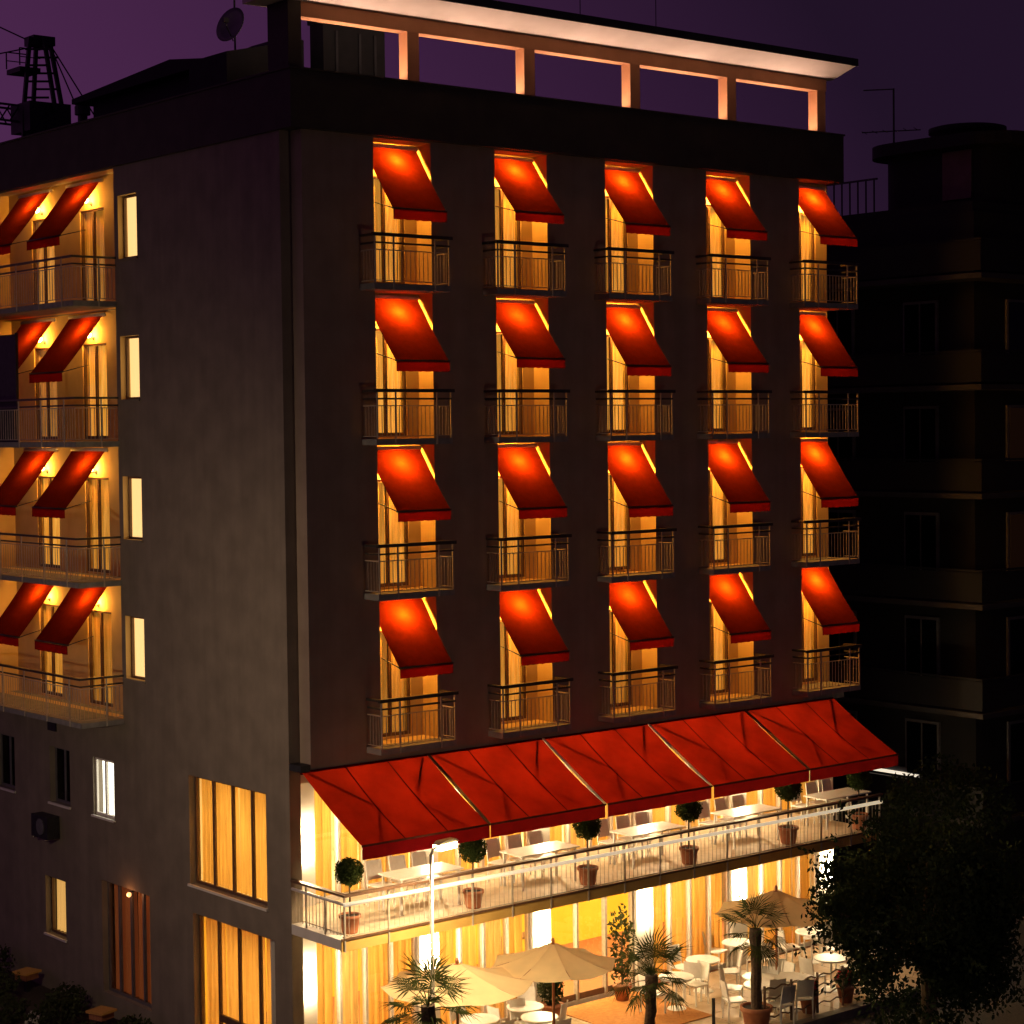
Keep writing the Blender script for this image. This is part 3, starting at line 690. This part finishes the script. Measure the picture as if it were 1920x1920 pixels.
# ------------------------------------------------------------------ ground terrace: parasols, tables, plants
def parasol(c, r, rim, apex, label, rz, tilt=0):
    t = thing('parasol', label, 'parasol', (c[0], c[1], .0), rz, 'cream parasols on the ground terrace')
    N = 8
    for k in range(N):
        a0 = 2 * math.pi * k / N; a1 = 2 * math.pi * (k + 1) / N
        p0 = Vector((r * math.cos(a0), r * math.sin(a0), rim)); p1 = Vector((r * math.cos(a1), r * math.sin(a1), rim)); ap = Vector((0, 0, apex))
        q0 = ap.lerp(p0, .06); q1 = ap.lerp(p1, .06)
        MB().sheet(q0, q1, p1, p0, 6, 8, lambda u, v: Vector((0, 0, -.07 * math.sin(math.pi * u) * v - .05 * math.sin(math.pi * v)))).build('canopy_panel', CANV, t, True)
        MB().tube([ap - Vector((0, 0, .03)), ap.lerp(p0, .5) + Vector((0, 0, -.075)), p0 - Vector((0, 0, .012))], .010, 5).build('rib', WOOD, t)
    MB().lathe([(.03, 0), (.03, apex + .02), (.045, apex + .03), (.02, apex + .09)], n=10).build('pole', WOOD, t, True)
    MB().lathe([(.28, 0), (.28, .06), (.06, .09), (.04, .25)], n=18).build('base', KERB, t)
    return t
parasol((2.45, -1.72), 1.5, 2.2, 2.62, 'cream parasol beside the street lamp, nearest the building corner', .2)
parasol((4.85, -1.80), 1.32, 2.2, 2.62, 'cream parasol in front of the entrance doors', .35)
parasol((11.45, -1.75), 1.40, 2.18, 2.66, 'tan parasol beyond the tall potted palm', .2)

spots = [((985, 1888), 3), ((1012, 1908), 2), ((1318, 1800), 3), ((1425, 1832), 3), ((1522, 1748), 3), ((1558, 1797), 2), ((1268, 1832), 2), ((1480, 1862), 3), ((1545, 1850), 2), ((900, 1912), 2), ((1385, 1768), 2)]
tnames = ['by the potted cypress', 'in front of the potted cypress', 'between the two tall palms', 'behind the tall potted palm', 'under the tan parasol', 'at the terrace end beside the dark tree', 'next to the leaning palm', 'behind the metal fence', 'by the flower box on the metal fence', 'under the parasol beside the street lamp', 'near the glazing behind the tall palm']
rt0 = None
for n, ((u, v), nc) in enumerate(spots):
    p = on_z(u, v, .74); p.z = .022; p.y = max(-2.1, min(.8, p.y))
    l = 'round white cafe table ' + tnames[n]
    if rt0 is None: rt0 = make_table(l, 'round white tables on the ground terrace', True); rt0.location = p
    else: dup(rt0, p, 0, l, 'round white tables on the ground terrace')
    a0 = random.random() * 6
    for j in range(nc):
        a = a0 + j * 2 * math.pi / nc + random.uniform(-.2, .2)
        dup(ch0, p + Vector((math.sin(a) * -.62, math.cos(a) * .62, 0)), a, 'white bistro chair at the round table ' + tnames[n], 'white chairs on the ground terrace')

# fan palm fronds
def frond_mesh(seed):
    rn = random.Random(seed); mb = MB(); L = .55
    mb.tube([(0, 0, 0), (L * .5, 0, .05), (L, 0, .03)], [.014, .010, .008], 5)
    nseg = 18
    for i in range(nseg):
        a = R(-105 + 210 * i / (nseg - 1)); ln = (.48 + .10 * math.cos(a)) * rn.uniform(.9, 1.08); w = .020
        d = Vector((math.cos(a), math.sin(a), .10)); s_ = Vector((-math.sin(a), math.cos(a), 0))
        b0 = Vector((L, 0, .03)); m1 = b0 + d * ln * .55; tip = b0 + d * ln + Vector((0, 0, -.14 * rn.uniform(.5, 1.6)))
        mb.add([b0, m1 + s_ * w, tip, m1 - s_ * w, m1 + Vector((0, 0, -.012))], [(0, 1, 4), (1, 2, 4), (0, 4, 3), (4, 2, 3)])
    return mb.mesh('frond', LEAFP)
fronds = [frond_mesh(k) for k in range(4)]
def palm(loc, h, label, n=20, sc=1.0, potted=True, lean=(0, 0), seed=1):
    rn = random.Random(seed)
    t = thing('fan_palm', label, 'palm', loc, 0, 'fan palms in front of the hotel')
    z0 = 0
    if potted:
        MB().lathe([(.22, 0), (.24, .04), (.31, .52), (.35, .53), (.35, .62), (.31, .62), (.30, .56)], n=24).build('pot', TERRA, t, True)
        MB().lathe([(.295, .54), (.295, .575)], n=18).build('soil', SOIL, t); z0 = .56
    top = Vector((lean[0], lean[1], h)); pts = [Vector((0, 0, z0)).lerp(top, k / 8) + Vector((rn.uniform(-.012, .012), rn.uniform(-.012, .012), 0)) for k in range(9)]
    MB().tube(pts, [.11 + .012 * (k % 2) + (.02 if k > 6 else 0) for k in range(9)], 10).build('trunk', PALMT, t)
    for k in range(n):
        el = R(75 - 125 * (k / (n - 1)) ** .9); az = k * 2.399 + rn.uniform(-.3, .3)
        o = link('frond', fronds[k % 4], t, top + Vector((0, 0, -.02 - .12 * k / n)), rot=(rn.uniform(-.3, .3), -el, az)); s = sc * rn.uniform(.85, 1.1); o.scale = (s, s, s)
    return t
p = on_z(1418, 1888, .45); palm((p.x, p.y, -.146), 2.3, 'tall fan palm in a large terracotta pot by the metal fence', 16, .85, seed=4)
p = on_z(1218, 1842, 1.45); palm((p.x, p.y, -.146), 1.75, 'fan palm with long leaning fronds in front of the entrance', 20, .95, lean=(.05, 0), seed=9)
p = on_y(803, 1885, -3.75); palm((p.x, p.y, -.15), p.z + .15, 'fan palm at the foot of the lit street lamp', 20, 1.0, seed=14)
# small potted palms / shrubs
def shrub(loc, r, h, label, mat=LEAFS, n=900, size=.045, cat='shrub', potm=None, grp=None, flower=None, cone=False, spiky=False):
    rn = random.Random(int(loc[0] * 977 + loc[1] * 131)); t = thing('shrub' if cat == 'shrub' else 'potted_plant', label, cat, loc, 0, grp)
    z0 = 0
    if potm:
        MB().lathe([(.14, 0), (.20, .32), (.22, .32), (.22, .38), (.18, .37)], n=18).build('pot', potm, t, True); z0 = .34
    mb = MB(); pts = []
    for _ in range(n):
        d = Vector((rn.gauss(0, 1), rn.gauss(0, 1), rn.gauss(0, 1))).normalized() * rn.uniform(.35, 1) ** .6
        bump = 1 + .22 * math.sin(d.x * 5 + loc[0]) * math.cos(d.y * 6 + d.z * 4)
        if cone: f = 1 - .75 * (d.z * .5 + .5) ** 1.5
        else: f = 1
        pts.append(Vector((d.x * r * f * bump, d.y * r * f * bump, z0 + h / 2 + d.z * h / 2 * bump)))
    if spiky:
        for _ in range(n // 8):
            a = rn.random() * 6.28; el = rn.uniform(.25, 1.35); L = r * rn.uniform(.8, 1.5); d = Vector((math.cos(a) * math.cos(el), math.sin(a) * math.cos(el), math.sin(el))); s_ = Vector((-math.sin(a), math.cos(a), 0)) * .02
            b0 = Vector((0, 0, z0 + h * .15)); m1 = b0 + d * L * .6; tip = b0 + d * L + Vector((0, 0, -L * .2)); mb.add([b0 - s_ * .5, b0 + s_ * .5, m1 + s_, tip, m1 - s_], [(0, 1, 2, 4), (4, 2, 3)])
    else: leaves(mb, pts, size, rn)
    mb.build('crown', mat, t)
    MB().tube([(0, 0, 0 if not potm else .3), (0, 0, z0 + h * .55)], .025, 6).build('trunk', BARK, t)
    if flower:
        fb = leaves(MB(), [q_ * 1.04 for q_ in rn.sample(pts, min(60, n // 6))], size * 1.1, rn, .9); fb.build('blossom', flower, t, kind='stuff')
    return t
p = on_z(1040, 1908, .1); shrub((p.x, p.y, .022), .24, 1.35, 'slim dark cypress in a terracotta pot beside the entrance doors', LEAFB, 1600, .032, 'plant', TERRA, cone=True)
p = on_z(1240, 1850, .3); shrub((p.x, .75, .022), .25, .7, 'small palm-like plant in an orange pot against the glazing', LEAFP, 400, .05, 'plant', TERRA, spiky=True)
p = on_z(1010, 1860, .3); shrub((7.0, .85, .022), .28, .8, 'bushy plant in a pot against the pier left of the doors', LEAFS, 700, .045, 'plant', TERRA)
shrub((9.2, .9, .022), .30, 1.9, 'loose leafy fig plant beside the entrance doors', LEAFS, 420, .06, 'plant', TERRA)
for n, (u, v) in enumerate(((1510, 1852), (1575, 1832))):
    p = on_z(u, v, .55); shrub((p.x, -2.52, .022), .24, .42, ['red flowering plant in the pot midway along the metal fence', 'orange flowering plant in the pot at the far end of the metal fence'][n], LEAFS, 500, .04, 'plant', TERRA, flower=PETALR)
# front metal fence of the terrace
fx0, fx1 = 10.1, 14.3
fence = thing('terrace_fence', 'low dark metal fence with wavy rails along the terrace edge', 'fence', (fx0, -2.66, .0))
for j in range(6): MB().box(j * .84 - .02, j * .84 + .02, -.02, .02, .0, .92).build('post', FRAMEB, fence)
for z in (.22, .42, .62, .84):
    MB().tube([(k * .105, 0, z + .03 * math.sin(k * 1.5)) for k in range(41)], .017, 5).build('rail', FRAMEB, fence)
pb = on_z(1296, 1915, .3)
bo = tag(link('bollard', None, None, (pb.x, -2.62, .022)), 'slim black post at the terrace edge beside the leaning palm', 'bollard')
MB().box(-.025, .025, -.025, .025, 0, .92).build('post', BLACKM, bo); MB().lathe([(.06, 0), (.06, .02), (.03, .03)], n=12).build('base_plate', BLACKM, bo)
dm = tag(MB().box(7.5, 9.9, -1.3, 1.28, .024, .04).build('entrance_mat', MAT_OR), 'orange brown mat in front of the entrance doors', 'mat')

# ------------------------------------------------------------------ street lamps
def street_lamp(loc, h, rz, label, power, col=(1, .72, .38), down=True):
    t = thing('street_lamp', label, 'street lamp', loc, rz, 'street lamps')
    MB().lathe([(.075, 0), (.07, .5), (.045, .55), (.035, h - .1)], n=12).build('pole', RAILM, t, True)
    MB().tube([(0, 0, h - .12), (.05, 0, h - .02), (.22, 0, h + .02)], .026, 8).build('arm', RAILM, t, True)
    MB().ext([(.14, .07), (.22, .13), (.62, .13), (.70, .07)], 'y', -.08, .08).build('lamp_head', RAILM, t, loc=(0, 0, h - .02))
    MB().box(.16, .62, -.10, .10, h - .06, h + .046).build('lens', G_STREET, t)
    if down: alight('lamp_light', (.39, 0, h - .075), power, col, .44, .19, (0, 0, 0), t, 165)
    else: plight('lamp_light', (.42, 0, h - .22), power, col, .09, t)
    return t
p = on_y(808, 1590, -2.85)
street_lamp((p.x, p.y, -.15), p.z + .13, R(10), 'lit street lamp in front of the red terrace awning', 300)
street_lamp((-8.8, .0, -.15), 8.3, R(0), 'assumed lit street lamp out of view across the side lane from the hotel corner', 760, (1, .74, .48), down=False)  # assumed lamp outside the view, inferred from the light on the side wall

street_lamp((3.0, -24.0, -.15), 8.6, R(90), 'added fill lamp out of view across the front street', 560, (1, .72, .52), down=False)  # unseen lamp added to lift the dark front wall

# ------------------------------------------------------------------ side garden
gl = [(50, 1815), (190, 1888)]
for n, (u, v) in enumerate(gl):
    p = on_z(u, v, .5)
    t = thing('garden_lantern', ['amber lit square garden lantern among shrubs below the low lit window', 'amber lit square garden lantern among shrubs near the dim orange window'][n], 'lantern', (p.x, p.y, -.05), .3)
    MB().box(-.05, .05, -.05, .05, 0, .30).build('post', BLACKM, t)
    MB().box(-.24, .24, -.24, .24, .44, .49).build('shade', LANT, t); MB().box(-.19, .19, -.19, .19, .30, .438).build('housing', WOOD, t)
rg = random.Random(11); sn = 0
sw = ['below the white lit window', 'between the two amber garden lanterns', 'beside the dim orange window', 'under the tall lower window', 'at the foot of the side wall by the corner', 'beside the far amber lantern', 'along the garden kerb', 'in front of the unlit windows', 'by the near amber lantern', 'behind the far lantern', 'at the kerb opposite the dim orange window', 'at the kerb opposite the tall lower window']
for n, (x_, y_, r_, h_) in enumerate([(-.7, 8.6, .5, .7), (-1.2, 7.9, .55, .75), (-.7, 5.6, .55, .6), (-.8, 3.2, .5, .55), (-.5, .9, .38, .75), (-1.5, 10.6, .6, .8), (-2.0, 8.9, .5, .6), (-.8, 12.6, .7, .9), (-1.6, 6.0, .5, .6), (-1.7, 12.2, .7, .9), (-2.1, 5.2, .45, .5), (-1.7, 3.4, .5, .6)]):
    shrub((x_, y_, -.05), r_, h_, 'dark leafy garden shrub ' + sw[n], LEAFS, 700, .05, grp='shrubs along the side wall')
p = on_z(65, 1908, .2); shrub((p.x, p.y, -.05), .28, .4, 'small white flowering bush at the garden kerb', LEAFS, 300, .05, flower=PETALW)
for n, (x_, y_) in enumerate([(-.45, 1.35), (.3, -1.2)]):
    shrub((x_, y_, -.05 if n == 0 else .022), .55, .9, ['spiky plant lit by the tall lower side window', 'spiky leafed plant below the corner of the upper terrace'][n], LEAFP, 500, .05, spiky=True)

# ------------------------------------------------------------------ roof things
PXL = [.45] + [p_ + .4 for p_ in PX]
for n in range(5):
    xa, xb = (PXL[n], PX[n] - .1)
    t = thing('assumed_roof_uplight', f'assumed linear uplight on the roof band below the {NTH[n]} canopy opening from the corner', 'lamp', ((xa + xb) / 2, .18, 19.972), 0, 'assumed linear uplights under the roof canopy')  # assumed fixture hidden by the roof band, inferred from the lit soffit
    L = xb - xa
    MB().box(-L / 2, L / 2, -.06, .06, 0, .018).build('housing', BLACKM, t); MB().box(-L / 2 + .02, L / 2 - .02, -.04, .04, .020, .026).build('lens', G_UP, t)
    alight('strip_light', (0, 0, .032), 42, (1, .62, .44), L - .1, .08, (math.pi, 0, 0), t)
rh = thing('roof_plant_room', 'dark boxy plant room on the flat roof behind the canopy', 'roof structure', (2.85, 3.0, 19.2))
MB().box(0, 1.6, 0, .5, 0, 2.45).build('wall', ROOFD, rh); MB().box(-.04, 1.66, -.04, .54, 2.453, 2.55).build('roof', ROOFD, rh)
for x_ in (.3, .9, 1.3): MB().box(x_, x_ + .06, -.03, -.002, .1, 2.3).build('pipe', ROOF, rh)
q0 = on_y(425, 130, 3.2); q1 = on_y(560, 70, 3.2)
rb = thing('roof_housing', 'low dark housing on the roof beside the satellite dish', 'roof structure', (q0.x, 3.2, 19.2))
MB().ext([(0, 0), (1.9, 0), (1.9, 2.05), (1.55, 2.12), (1.0, 1.85), (0, 1.62)], 'y', 0, 1.5).build('wall', ROOFD, rb)
sh_ = thing('roof_shed', 'dark low pitched shed roof along the side of the hotel roof', 'roof structure', (1.2, 5.2, 19.2))
MB().box(.2, 3.0, .3, 5.3, 0, 1.72).build('wall', ROOFD, sh_)
MB().ext([(-.2, 1.80), (1.2, 1.98), (5.8, 1.72), (5.8, 1.60), (-.2, 1.65)], 'x', -.1, 3.3).build('roof', ROOFD, sh_)
# satellite dish
pd = on_y(432, 50, 3.6); base = on_y(441, 100, 3.6)
di = thing('satellite_dish', 'round grey satellite dish on a thin pole against the purple sky', 'satellite dish', (base.x, 3.6, base.z - .35))
zc = pd.z - di.location.z
MB().tube([(0, 0, 0), (0, 0, zc + .75)], .022, 8).build('pole', BLACKM, di)
prof = [(.001, .0), (.15, .012), (.28, .045), (.38, .09), (.385, .10), (.28, .06), (.15, .027), (.001, .016)]
do = MB().lathe(prof, n=24).build('reflector', DISHM, di, True, loc=(-.06, -.04, zc)); do.rotation_euler = Vector((-.95, -.24, .32)).to_track_quat('Z', 'Y').to_euler(); do.scale = (1.0, 1.0, 1.0)
MB().tube([(-.08, -.06, zc - .3), (-.36, -.28, zc - .08), (-.42, -.32, zc + .04)], .014, 6).build('feed_arm', BLACKM, di)
MB().box(-.48, -.36, -.36, -.28, zc + .0, zc + .09).build('receiver', BLACKM, di)
for n, (u, v0, v1) in enumerate(((1088, 45, -60), (1230, 60, -60))):
    b_ = on_y(u, v0, .6); t_ = on_y(u, v1, .6)
    tag(MB().tube([(b_.x, .6, 21.66), (b_.x, .6, t_.z)], .010, 6).build('aerial_rod', BLACKM), f'thin aerial rod standing on the roof canopy, {["above its third", "above its fourth"][n]} opening', 'aerial', 'aerial rods on the roof canopy')
# roof vent
q0 = on_x(155, 225, 2.0)
rv = thing('roof_vent', 'small capped vent pipe on the roof edge beside the crane', 'vent', (2.0, q0.y, 19.2))
MB().lathe([(.12, 0), (.12, q0.z - 19.2 + .1)], n=10).build('pipe', BLACKM, rv); MB().lathe([(.19, 0), (.19, .2), (.14, .26)], (0, 0, q0.z - 19.2 + .12), 12).build('cap', BLACKM, rv)

# privacy panel on the third floor side balcony
pa = on_x(30, 640, -SP + .1); 
scr = thing('privacy_panel', 'black privacy panel standing on the third floor side balcony', 'panel', (-SP + .10, pa.y, ZB + 2 * H + ST))
MB().box(-.02, .02, 0, 1.6, .0, 2.45).build('sheet', BLACKM, scr); MB().box(-.03, .03, -.03, -.002, 0, 2.48).build('frame', BLACKM, scr)

# ------------------------------------------------------------------ tower crane, far behind
D = 95.0
def far(u, v): return CAM + ray(u, v) * D
cb = far(75, 400); cb.z = -.15
crane = thing('tower_crane', 'dark lattice tower crane head with tie cables beyond the hotel roof', 'crane', cb)
def fl(u, v, dp=0): return far(u, v) + _F * dp - cb
for du in (-1, 1):
    for dp in (-.9, .9):
        MB().bar(fl(75 + du * 22, 900, dp), fl(75 + du * 22, 215, dp), .16).build('mast_leg', BLACKM, crane)
        MB().bar(fl(75 + du * 22 if du < 0 else 112, 215, dp), fl(75 + du * 13, 75, dp * .7), .17).build('head_leg', BLACKM, crane)
for v0 in (190, 160, 130, 100):
    MB().bar(fl(56, v0, -.9), fl(100, v0, -.9), .09).build('brace', BLACKM, crane)
    MB().bar(fl(56, v0, .9), fl(100, v0, .9), .09).build('brace', BLACKM, crane)
for v0 in range(250, 860, 60):
    MB().bar(fl(53, v0, -.9), fl(97, v0 + 55, -.9), .08).build('brace', BLACKM, crane); MB().bar(fl(97, v0, .9), fl(53, v0 + 55, .9), .08).build('brace', BLACKM, crane)
a_ = fl(52, 88); b_ = fl(97, 70); c0 = (a_ + b_) / 2
MB().box(c0.x - .55, c0.x + .55, c0.y - .5, c0.y + .5, c0.z - .2, c0.z + .22).build('sheave_block', BLACKM, crane)
c1 = fl(45, 128); MB().box(c1.x - .55, c1.x + .5, c1.y - .7, c1.y + .7, c1.z - .28, c1.z - .05).build('platform', BLACKM, crane)
cg = MB()
for q_ in ((-1), (1)):
    cg.bar((c1.x - .55, c1.y + .7 * q_, c1.z), (c1.x - .55, c1.y + .7 * q_, c1.z + .8), .05); cg.bar((c1.x - .55, c1.y + .7 * q_, c1.z + .8), (c1.x + .5, c1.y + .7 * q_, c1.z + .8), .05); cg.bar((c1.x - .55, c1.y + .7 * q_, c1.z + .4), (c1.x + .5, c1.y + .7 * q_, c1.z + .4), .04)
cg.build('guard_rail', BLACKM, crane)
c2 = fl(82, 212); MB().box(c2.x - 1.2, c2.x + .9, c2.y - 1, c2.y + 1, c2.z - 1.0, c2.z + .35).build('slewing_cabin', BLACKM, crane)
jb = MB(); P0 = [fl(60, 205), fl(60, 235)]; P1 = [fl(-260, 165), fl(-260, 195)]
for s in (-.6, .6):
    for k in (0, 1): jb.bar(P0[k] + _F * s, P1[k] + _F * s, .10)
for k in range(18):
    t0 = k / 18; t1 = (k + 1) / 18; jb.bar(P0[0].lerp(P1[0], t0) - _F * .6, P0[1].lerp(P1[1], t1) - _F * .6, .06); jb.bar(P0[1].lerp(P1[1], t0) + _F * .6, P0[0].lerp(P1[0], t1) + _F * .6, .06)
jb.build('jib', BLACKM, crane)
for (p_, q_) in (((58, 78), (-260, -70)), ((52, 90), (-200, 140)), ((92, 80), (178, 218)), ((98, 95), (150, 215)), ((178, 218), (178, 330))):
    MB().tube([fl(*p_), fl(*q_)], .035, 5).build('tie_cable', BLACKM, crane)

# ------------------------------------------------------------------ neighbouring apartment block
NX, NY = 22.0, .65
nb_ = thing('apartment_building', 'unlit dark apartment block with balcony bands right behind the hotel', 'building', (NX, NY, -.15))
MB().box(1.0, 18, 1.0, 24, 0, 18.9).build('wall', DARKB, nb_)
for n, z in enumerate((2.4, 5.3, 8.2, 11.15, 14.05, 17.0)):
    s_ = MB().box(0, 18.5, 0, 24.5, z, z + .14).build('balcony_slab', DARKS, nb_)
    r_ = MB(); r_.box(.04, .09, .04, 24.4, z + 1.0, z + 1.06); r_.box(.09, 18.4, .04, .09, z + 1.0, z + 1.06); r_.box(.05, .08, .05, 24.4, z + .2, z + .98); r_.box(.09, 18.4, .05, .08, z + .2, z + .98); r_.build('parapet', DARKB, s_)
for z in (3.0, 5.9, 8.8, 11.75, 14.65):
    for y in (2.2, 5.2, 8.2, 11.2):
        w_ = MB().box(.93, .998, y, y + 1.2, z, z + 1.9).build('window', FRAMEG, nb_); MB().box(.90, .926, y + .08, y + .56, z + .08, z + 1.82).build('pane', GLASSD, w_); MB().box(.90, .926, y + .64, y + 1.12, z + .08, z + 1.82).build('pane', GLASSD, w_)
    for x_ in (2.35, 5.0, 7.6):
        w_ = MB().box(x_, x_ + 1.2, .93, .998, z, z + 1.9).build('window', FRAMEG, nb_); MB().box(x_ + .08, x_ + 1.12, .90, .926, z + .08, z + 1.82).build('pane', FARORG if (x_ < 3 and z in (8.8, 11.75)) else GLASSD, w_)
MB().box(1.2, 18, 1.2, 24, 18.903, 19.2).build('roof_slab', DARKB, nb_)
def rrect(x0, x1, y0, y1, r, n=8):
    out = []
    for cx, cy, a0 in ((x1 - r, y1 - r, 0), (x0 + r, y1 - r, 90), (x0 + r, y0 + r, 180), (x1 - r, y0 + r, 270)):
        for k in range(n + 1): a = R(a0 + 90 * k / n); out.append((cx + r * math.cos(a), cy + r * math.sin(a)))
    return out
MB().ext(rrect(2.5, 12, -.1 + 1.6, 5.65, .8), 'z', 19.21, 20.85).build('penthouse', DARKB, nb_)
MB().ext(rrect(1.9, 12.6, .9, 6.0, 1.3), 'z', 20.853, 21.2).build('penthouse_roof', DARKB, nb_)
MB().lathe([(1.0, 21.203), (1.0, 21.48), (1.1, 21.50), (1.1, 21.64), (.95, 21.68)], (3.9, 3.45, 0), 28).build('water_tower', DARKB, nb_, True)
w_ = MB().box(2.44, 2.497, 2.2, 3.2, 19.45, 20.8).build('window', noisy('far_shutter', (.10, .05, .05), (.14, .07, .07), 3, .8), nb_)
# lit louvre low on the block
lw = MB().box(.95, .999, 2.8, 5.0, 2.65, 3.5).build('louvre_window', FRAMEG, nb_)
for j in range(4): MB().box(.90, .947, 2.9, 4.9, 2.74 + j * .18, 2.82 + j * .18).build('lit_slat', FARGLOW, lw)
# roof terrace railing on the near wing
rr_ = MB(); 
for j in range(12): rr_.box(1.15, 1.19, 4.6 + j * .3, 4.63 + j * .3, 19.2, 20.1)
rr_.box(1.14, 1.2, 4.5, 8.2, 20.1, 20.15); rr_.build('roof_railing', BLACKM, nb_)
# antenna
an_b = on_x(1676, 270, NX + 2.7); an_t = on_x(1674, 166, NX + 2.7)
an = thing('roof_antenna', 'thin television antenna on the dark apartment block roof', 'antenna', (NX + 2.7, an_b.y, 21.05))
hgt = an_t.z - 21.05
MB().tube([(0, 0, 0), (0, 0, hgt)], .03, 6).build('mast', BLACKM, an)
MB().tube([(0, 0, hgt - .02), (-.45, .75, hgt)], .02, 5).build('boom', BLACKM, an)
MB().tube([(.35, -.7, hgt - 1.25), (-.35, .9, hgt - 1.2)], .018, 5).build('boom', BLACKM, an)
for k in range(6): f_ = -.6 + k * .28; MB().tube([(-f_ * .45 - .25, f_ - .12, hgt - 1.22), (-f_ * .45 + .25, f_ + .12, hgt - 1.22)], .010, 4).build('element', BLACKM, an)

# ------------------------------------------------------------------ dark tree at the street
tc_ = on_y(1740, 1715, -6.0)
tree = thing('street_tree', 'large dark leafy tree in front of the right end of the terrace', 'tree', (tc_.x, -6.0, -.15))
cz = tc_.z + .15
rt = random.Random(5); tm = MB()
tm.tube([(0, 0, 0), (.05, .02, cz * .35), (-.03, .05, cz * .7), (.02, 0, cz + 1.2)], [.20, .16, .12, .04], 10)
lobes = []
for k in range(26):
    d = Vector((rt.gauss(0, 1), rt.gauss(0, 1), rt.gauss(0, .9))).normalized(); r_ = rt.uniform(1.0, 2.0)
    c_ = Vector((d.x * r_, d.y * r_, cz + d.z * r_ * 1.05)); lobes.append((c_, rt.uniform(.55, .95)))
    tm.tube([(0, 0, cz * .55 + .02 * k), c_ * .5 + Vector((0, 0, cz * .42)), c_], [.06, .035, .015], 6)
tm.build('trunk', BARK, tree)
pts = []
for c_, r_ in lobes:
    pts += [c_ + p_ for p_ in sph(1100, r_, rt, .15)]
for _ in range(70):   # sprigs breaking the outline
    d = Vector((rt.gauss(0, 1), rt.gauss(0, 1), rt.gauss(0, 1))).normalized(); b0 = Vector((0, 0, cz)) + d * 2.2
    for s in range(26): pts.append(b0 + d * rt.uniform(0, .75) + Vector((rt.gauss(0, .07), rt.gauss(0, .07), rt.gauss(0, .07))))
for u, v, r_ in ((1700, 1500, .55), (1765, 1475, .7), (1660, 1560, .5), (1600, 1650, .55), (1830, 1500, .8), (1560, 1640, .32), (1650, 1840, .6), (1745, 1885, .8), (1850, 1830, .9), (1895, 1650, .9), (1600, 1760, .45), (1700, 1930, .7), (1560, 1700, .3)):
    c_ = on_y(u, v, -6.0 + rt.uniform(-.5, .5)) - tree.location; pts += [c_ + p_ for p_ in sph(int(900 * r_), r_, rt, .1)]
leaves(MB(), pts, .062, rt).build('crown', LEAFT, tree)
